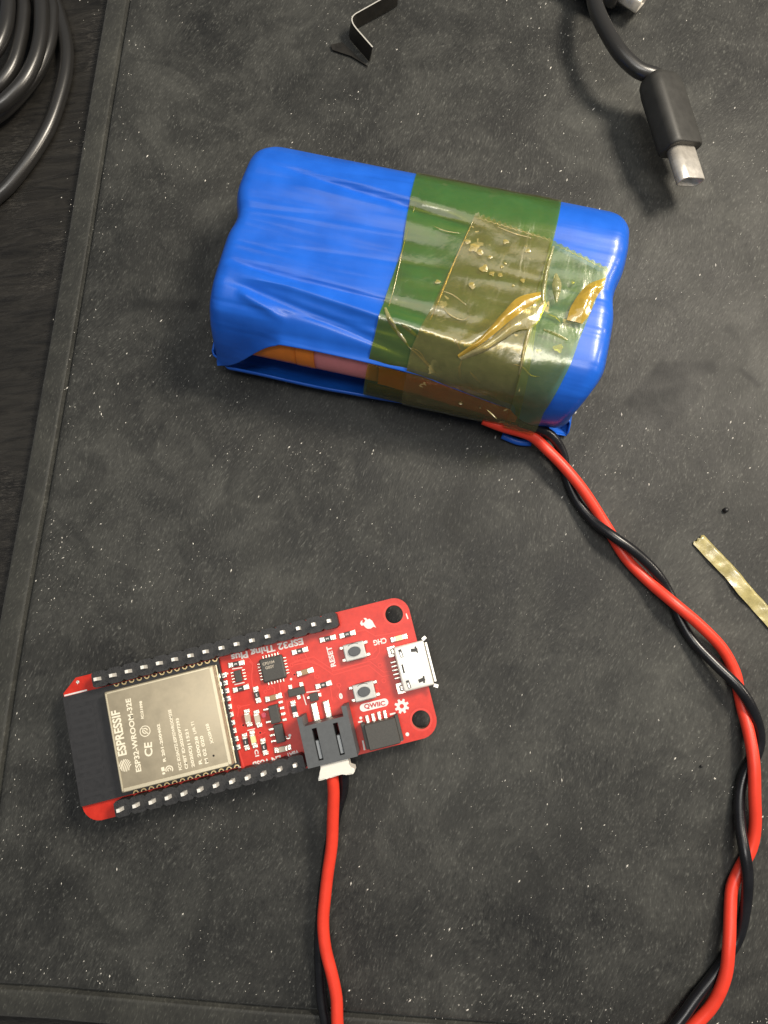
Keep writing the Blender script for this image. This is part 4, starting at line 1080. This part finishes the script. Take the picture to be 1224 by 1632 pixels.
base = P(990, -20, 0)
uc2 = thing('metal_tipped_plug', 'black plug with a small metal tip, cut off by the top edge beside the cable', 'plug', (base.x, base.y, 0))
q0, q1 = P(985, -38, 4), P(1012, 4, 4)
F2 = plug_frame(P(958, -30, 4), P(1032, 10, 3.4), math.radians(25))
q0 = P(985, -12, 4)
F2 = plug_frame(P(950, -42, 4), P(1032, 10, 3.2), math.radians(20))
bm = bmesh.new(); loft(bm, [[rel(F2(l, a * k, b * k)) for a, b in rounded(7.5, 5.4, 1.6)] for l, k in ((-6, .7), (-4.5, .95), (0, 1), (5.2, 1), (6.2, .93), (6.5, .8))]); h2_ = link('plug_housing', bm, M_CORD, uc2)
bm = bmesh.new(); ro = rounded(4.6, 2.4, .5, 3); ri = rounded(3.9, 1.7, .3, 3)
loft(bm, [[rel(F2(l, a, b)) for a, b in ro] for l in (6.2, 10.6)] + [[rel(F2(l, a, b)) for a, b in ri] for l in (10.6, 8)]); link('metal_tip', bm, M_USBC, h2_)

# ------------------------------------------------------------------ bent metal clip at the top edge
base = P(575, 60, 0)
clip = thing('bent_metal_clip', 'dark bent metal strip standing on edge with a bright rim, at the top edge', 'clip', (base.x, base.y, 0))
bm = bmesh.new()
top = [(634, -18, 3.9), (622, -10, 3.9), (607, -1, 3.8), (575, 17, 3.7), (565, 23, 3.7), (561, 29, 3.7), (562, 36, 3.7), (567, 44, 3.7), (580, 59, 3.7), (594, 75, 3.7)]
tp = spline([rel(P(*t)) for t in top], .5); hgts = []
n = len(tp); rl = []
for i, v in enumerate(tp):
    t = i / (n - 1); a = tp[max(0, i - 1)]; b = tp[min(n - 1, i + 1)]; d = (b - a); d.z = 0; d.normalize(); nrm = Vector((-d.y, d.x, 0)) * .11
    lowz = .25 if t > .62 else .25
    lo = Vector((v.x - .8 * (1 if t > .6 else .2), v.y, lowz))
    rl.append([v + nrm, v - nrm, lo - nrm, lo + nrm])
g = [[bm.verts.new(q) for q in r] for r in rl]
for a, b in zip(g[:-1], g[1:]):
    for k in range(4):
        f = bm.faces.new((a[k], a[(k + 1) % 4], b[(k + 1) % 4], b[k])); f.material_index = 1 if k == 0 else 0
bm.faces.new(g[0]); f = bm.faces.new(g[-1][::-1])
link('strip', bm, None, clip, mats=[M_CLIP, M_CLIPE])
bm = bmesh.new()
prism(bm, [tuple(rel(P(*p_)).xy) for p_ in ((586, 108, 0), (546, 70, 0), (527, 74, 0), (530, 82, 0), (560, 92, 0))], .12, .45)
link('foot', bm, M_CLIP, clip)

# ------------------------------------------------------------------ coiled black cable at the upper left
base = P(-60, 110, DZ)
coil = thing('coiled_cable', 'loops of glossy black cable coiled on the wood, upper left corner', 'cable', (base.x, base.y, DZ))
def rel2(v): return Vector(v) - Vector((base.x, base.y, DZ))
loops = [
    ([(86, 0), (98, 37), (106, 74), (105, 112), (96, 152), (79, 200), (54, 244), (25, 283), (-2, 311), (-60, 350), (-150, 340), (-220, 250), (-240, 110), (-200, -40), (-110, -120), (0, -120), (60, -60)], -1.2, 1.35),
    ([(80, 0), (83, 30), (79, 66), (68, 98), (49, 130), (24, 160), (-4, 184), (-60, 215), (-140, 210), (-200, 120), (-200, -20), (-130, -110), (-20, -120), (50, -70)], .2, 1.3),
    ([(64, -4), (66, 30), (64, 62), (56, 95), (40, 127), (18, 152), (-8, 172), (-70, 195), (-140, 170), (-180, 80), (-170, -40), (-90, -110), (0, -110), (48, -60)], 2.4, 1.35),
    ([(36, -2), (37, 30), (33, 60), (23, 98), (8, 124), (-12, 143), (-60, 160), (-120, 130), (-150, 50), (-130, -40), (-60, -90), (10, -60)], 2.2, 1.3),
    ([(12, -4), (12, 20), (8, 45), (-4, 74), (-25, 96), (-60, 105), (-100, 80), (-120, 20), (-90, -40), (-40, -60), (0, -35)], 4.0, 1.4)]
for pts, z, r in loops:
    bm = bmesh.new(); tube(bm, spline([rel2(P(x, y, z)) for x, y in pts], 1.0, True), r, 18, closed=True); link('cable_loop', bm, M_CORD, coil)

# ------------------------------------------------------------------ loose bits on the mat
base = P(1165, 915, 0)
def relb(v): return Vector(v) - Vector((base.x, base.y, 0))
bm = bmesh.new()
c_ = spline([P(1113, 860, .25), P(1140, 889, .35), P(1165, 915, .25), P(1185, 940, .55), P(1205, 962, .25), P(1235, 996, .3), P(1290, 1060, .3), P(1320, 1095, .3)], .35)
g = []
for i, v in enumerate(c_):
    d = (c_[min(i + 1, len(c_) - 1)] - c_[max(i - 1, 0)]).normalized(); s = Vector((-d.y, d.x, 0)).normalized(); wv = 1.22
    row = []
    for k in range(7):
        a = -1 + k / 3; z = v.z + .16 * noise.noise((v.x * .6, v.y * .6, a)) + .10
        jx = -.3 * (k % 2) if i == 0 else 0
        row.append(bm.verts.new(relb(Vector((v.x, v.y, 0)) + s * a * wv + d * jx) + Vector((0, 0, max(z, .05)))))
    g.append(row)
for a, b in zip(g[:-1], g[1:]):
    for k in range(6): f = bm.faces.new((a[k], b[k], b[k + 1], a[k + 1])); f.smooth = (k % 3 != 0)
o = link('tape_scrap', bm, M_SCRAP); o.location = (base.x, base.y, 0); sm = o.modifiers.new('t', 'SOLIDIFY'); sm.thickness = .06
tag(o, 'creased straw coloured scrap of tape lying at the right edge of the mat', 'tape')
def crumb(px, py, r, label):
    bm = bmesh.new(); bmesh.ops.create_icosphere(bm, subdivisions=2, radius=r)
    for v in bm.verts: v.co *= 1 + .25 * noise.noise(v.co * 2.5 + Vector((px, py, 0)))
    o = link('crumb', bm, M_CRUMB, smooth=True); q = P(px, py, r * .8); o.location = q; tag(o, label, 'crumb'); return o
crumb(1157, 813, .48, 'tiny black bead on the mat above the straw coloured tape scrap')
crumb(1118, 1221, .26, 'tiny dark crumb on the mat just left of the twisted wires')

# dust: thousands of tiny flakes and short fibres
rng = np.random.default_rng(5)
verts, faces = [], []
def flake(x, y, z, l, w_, a, h):
    i = len(verts); c0, s0 = math.cos(a), math.sin(a)
    for (u, v, zz) in ((-l, 0, 0), (0, -w_, 0), (l, 0, 0), (0, w_, 0), (0, 0, h)):
        verts.append((x + u * c0 - v * s0, y + u * s0 + v * c0, z + zz))
    faces.extend([(i, i + 1, i + 4), (i + 1, i + 2, i + 4), (i + 2, i + 3, i + 4), (i + 3, i, i + 4)])
for k in range(9000):
    x = rng.uniform(-66, 84); y = rng.uniform(-66, 135)
    d = noise.noise((x * .05, y * .05, 1)) + .35 * noise.noise((x * .2, y * .2, 4))
    if rng.random() > .24 + 1.25 * d: continue
    big = rng.random() < .10
    s = rng.uniform(.09, .19) if big else rng.uniform(.03, .075)
    flake(x, y, .01, s * rng.uniform(1, 2.2), s * .7, math.radians(62) + rng.normal(0, .35), s * .8)
for k in range(700):      # gathered along the groove
    g_ = G3[rng.integers(0, len(G3))]
    d = offs([g_ + Vector((0, .01)), g_, g_ - Vector((0, .01))], 0)
    if g_.x < 60 and g_.y < 135:
        if g_.y > -50: x, y = g_.x + 1.0 + abs(rng.normal(0, 1.6)), g_.y + rng.uniform(-1.5, 1.5)
        else: x, y = g_.x + rng.uniform(-1.5, 1.5), g_.y + 1.0 + abs(rng.normal(0, 1.3))
        s = rng.uniform(.035, .11); flake(x, y, .02, s * rng.uniform(1, 2), s * .7, math.radians(65) + rng.normal(0, .4), s * .8)
me = bpy.data.meshes.new('dust'); me.from_pydata(verts, [], faces); me.materials.append(M_DUST)
o = bpy.data.objects.new('dust', me); C.objects.link(o); tag(o, 'pale dust flecks scattered over the black mat', None, kind='stuff')
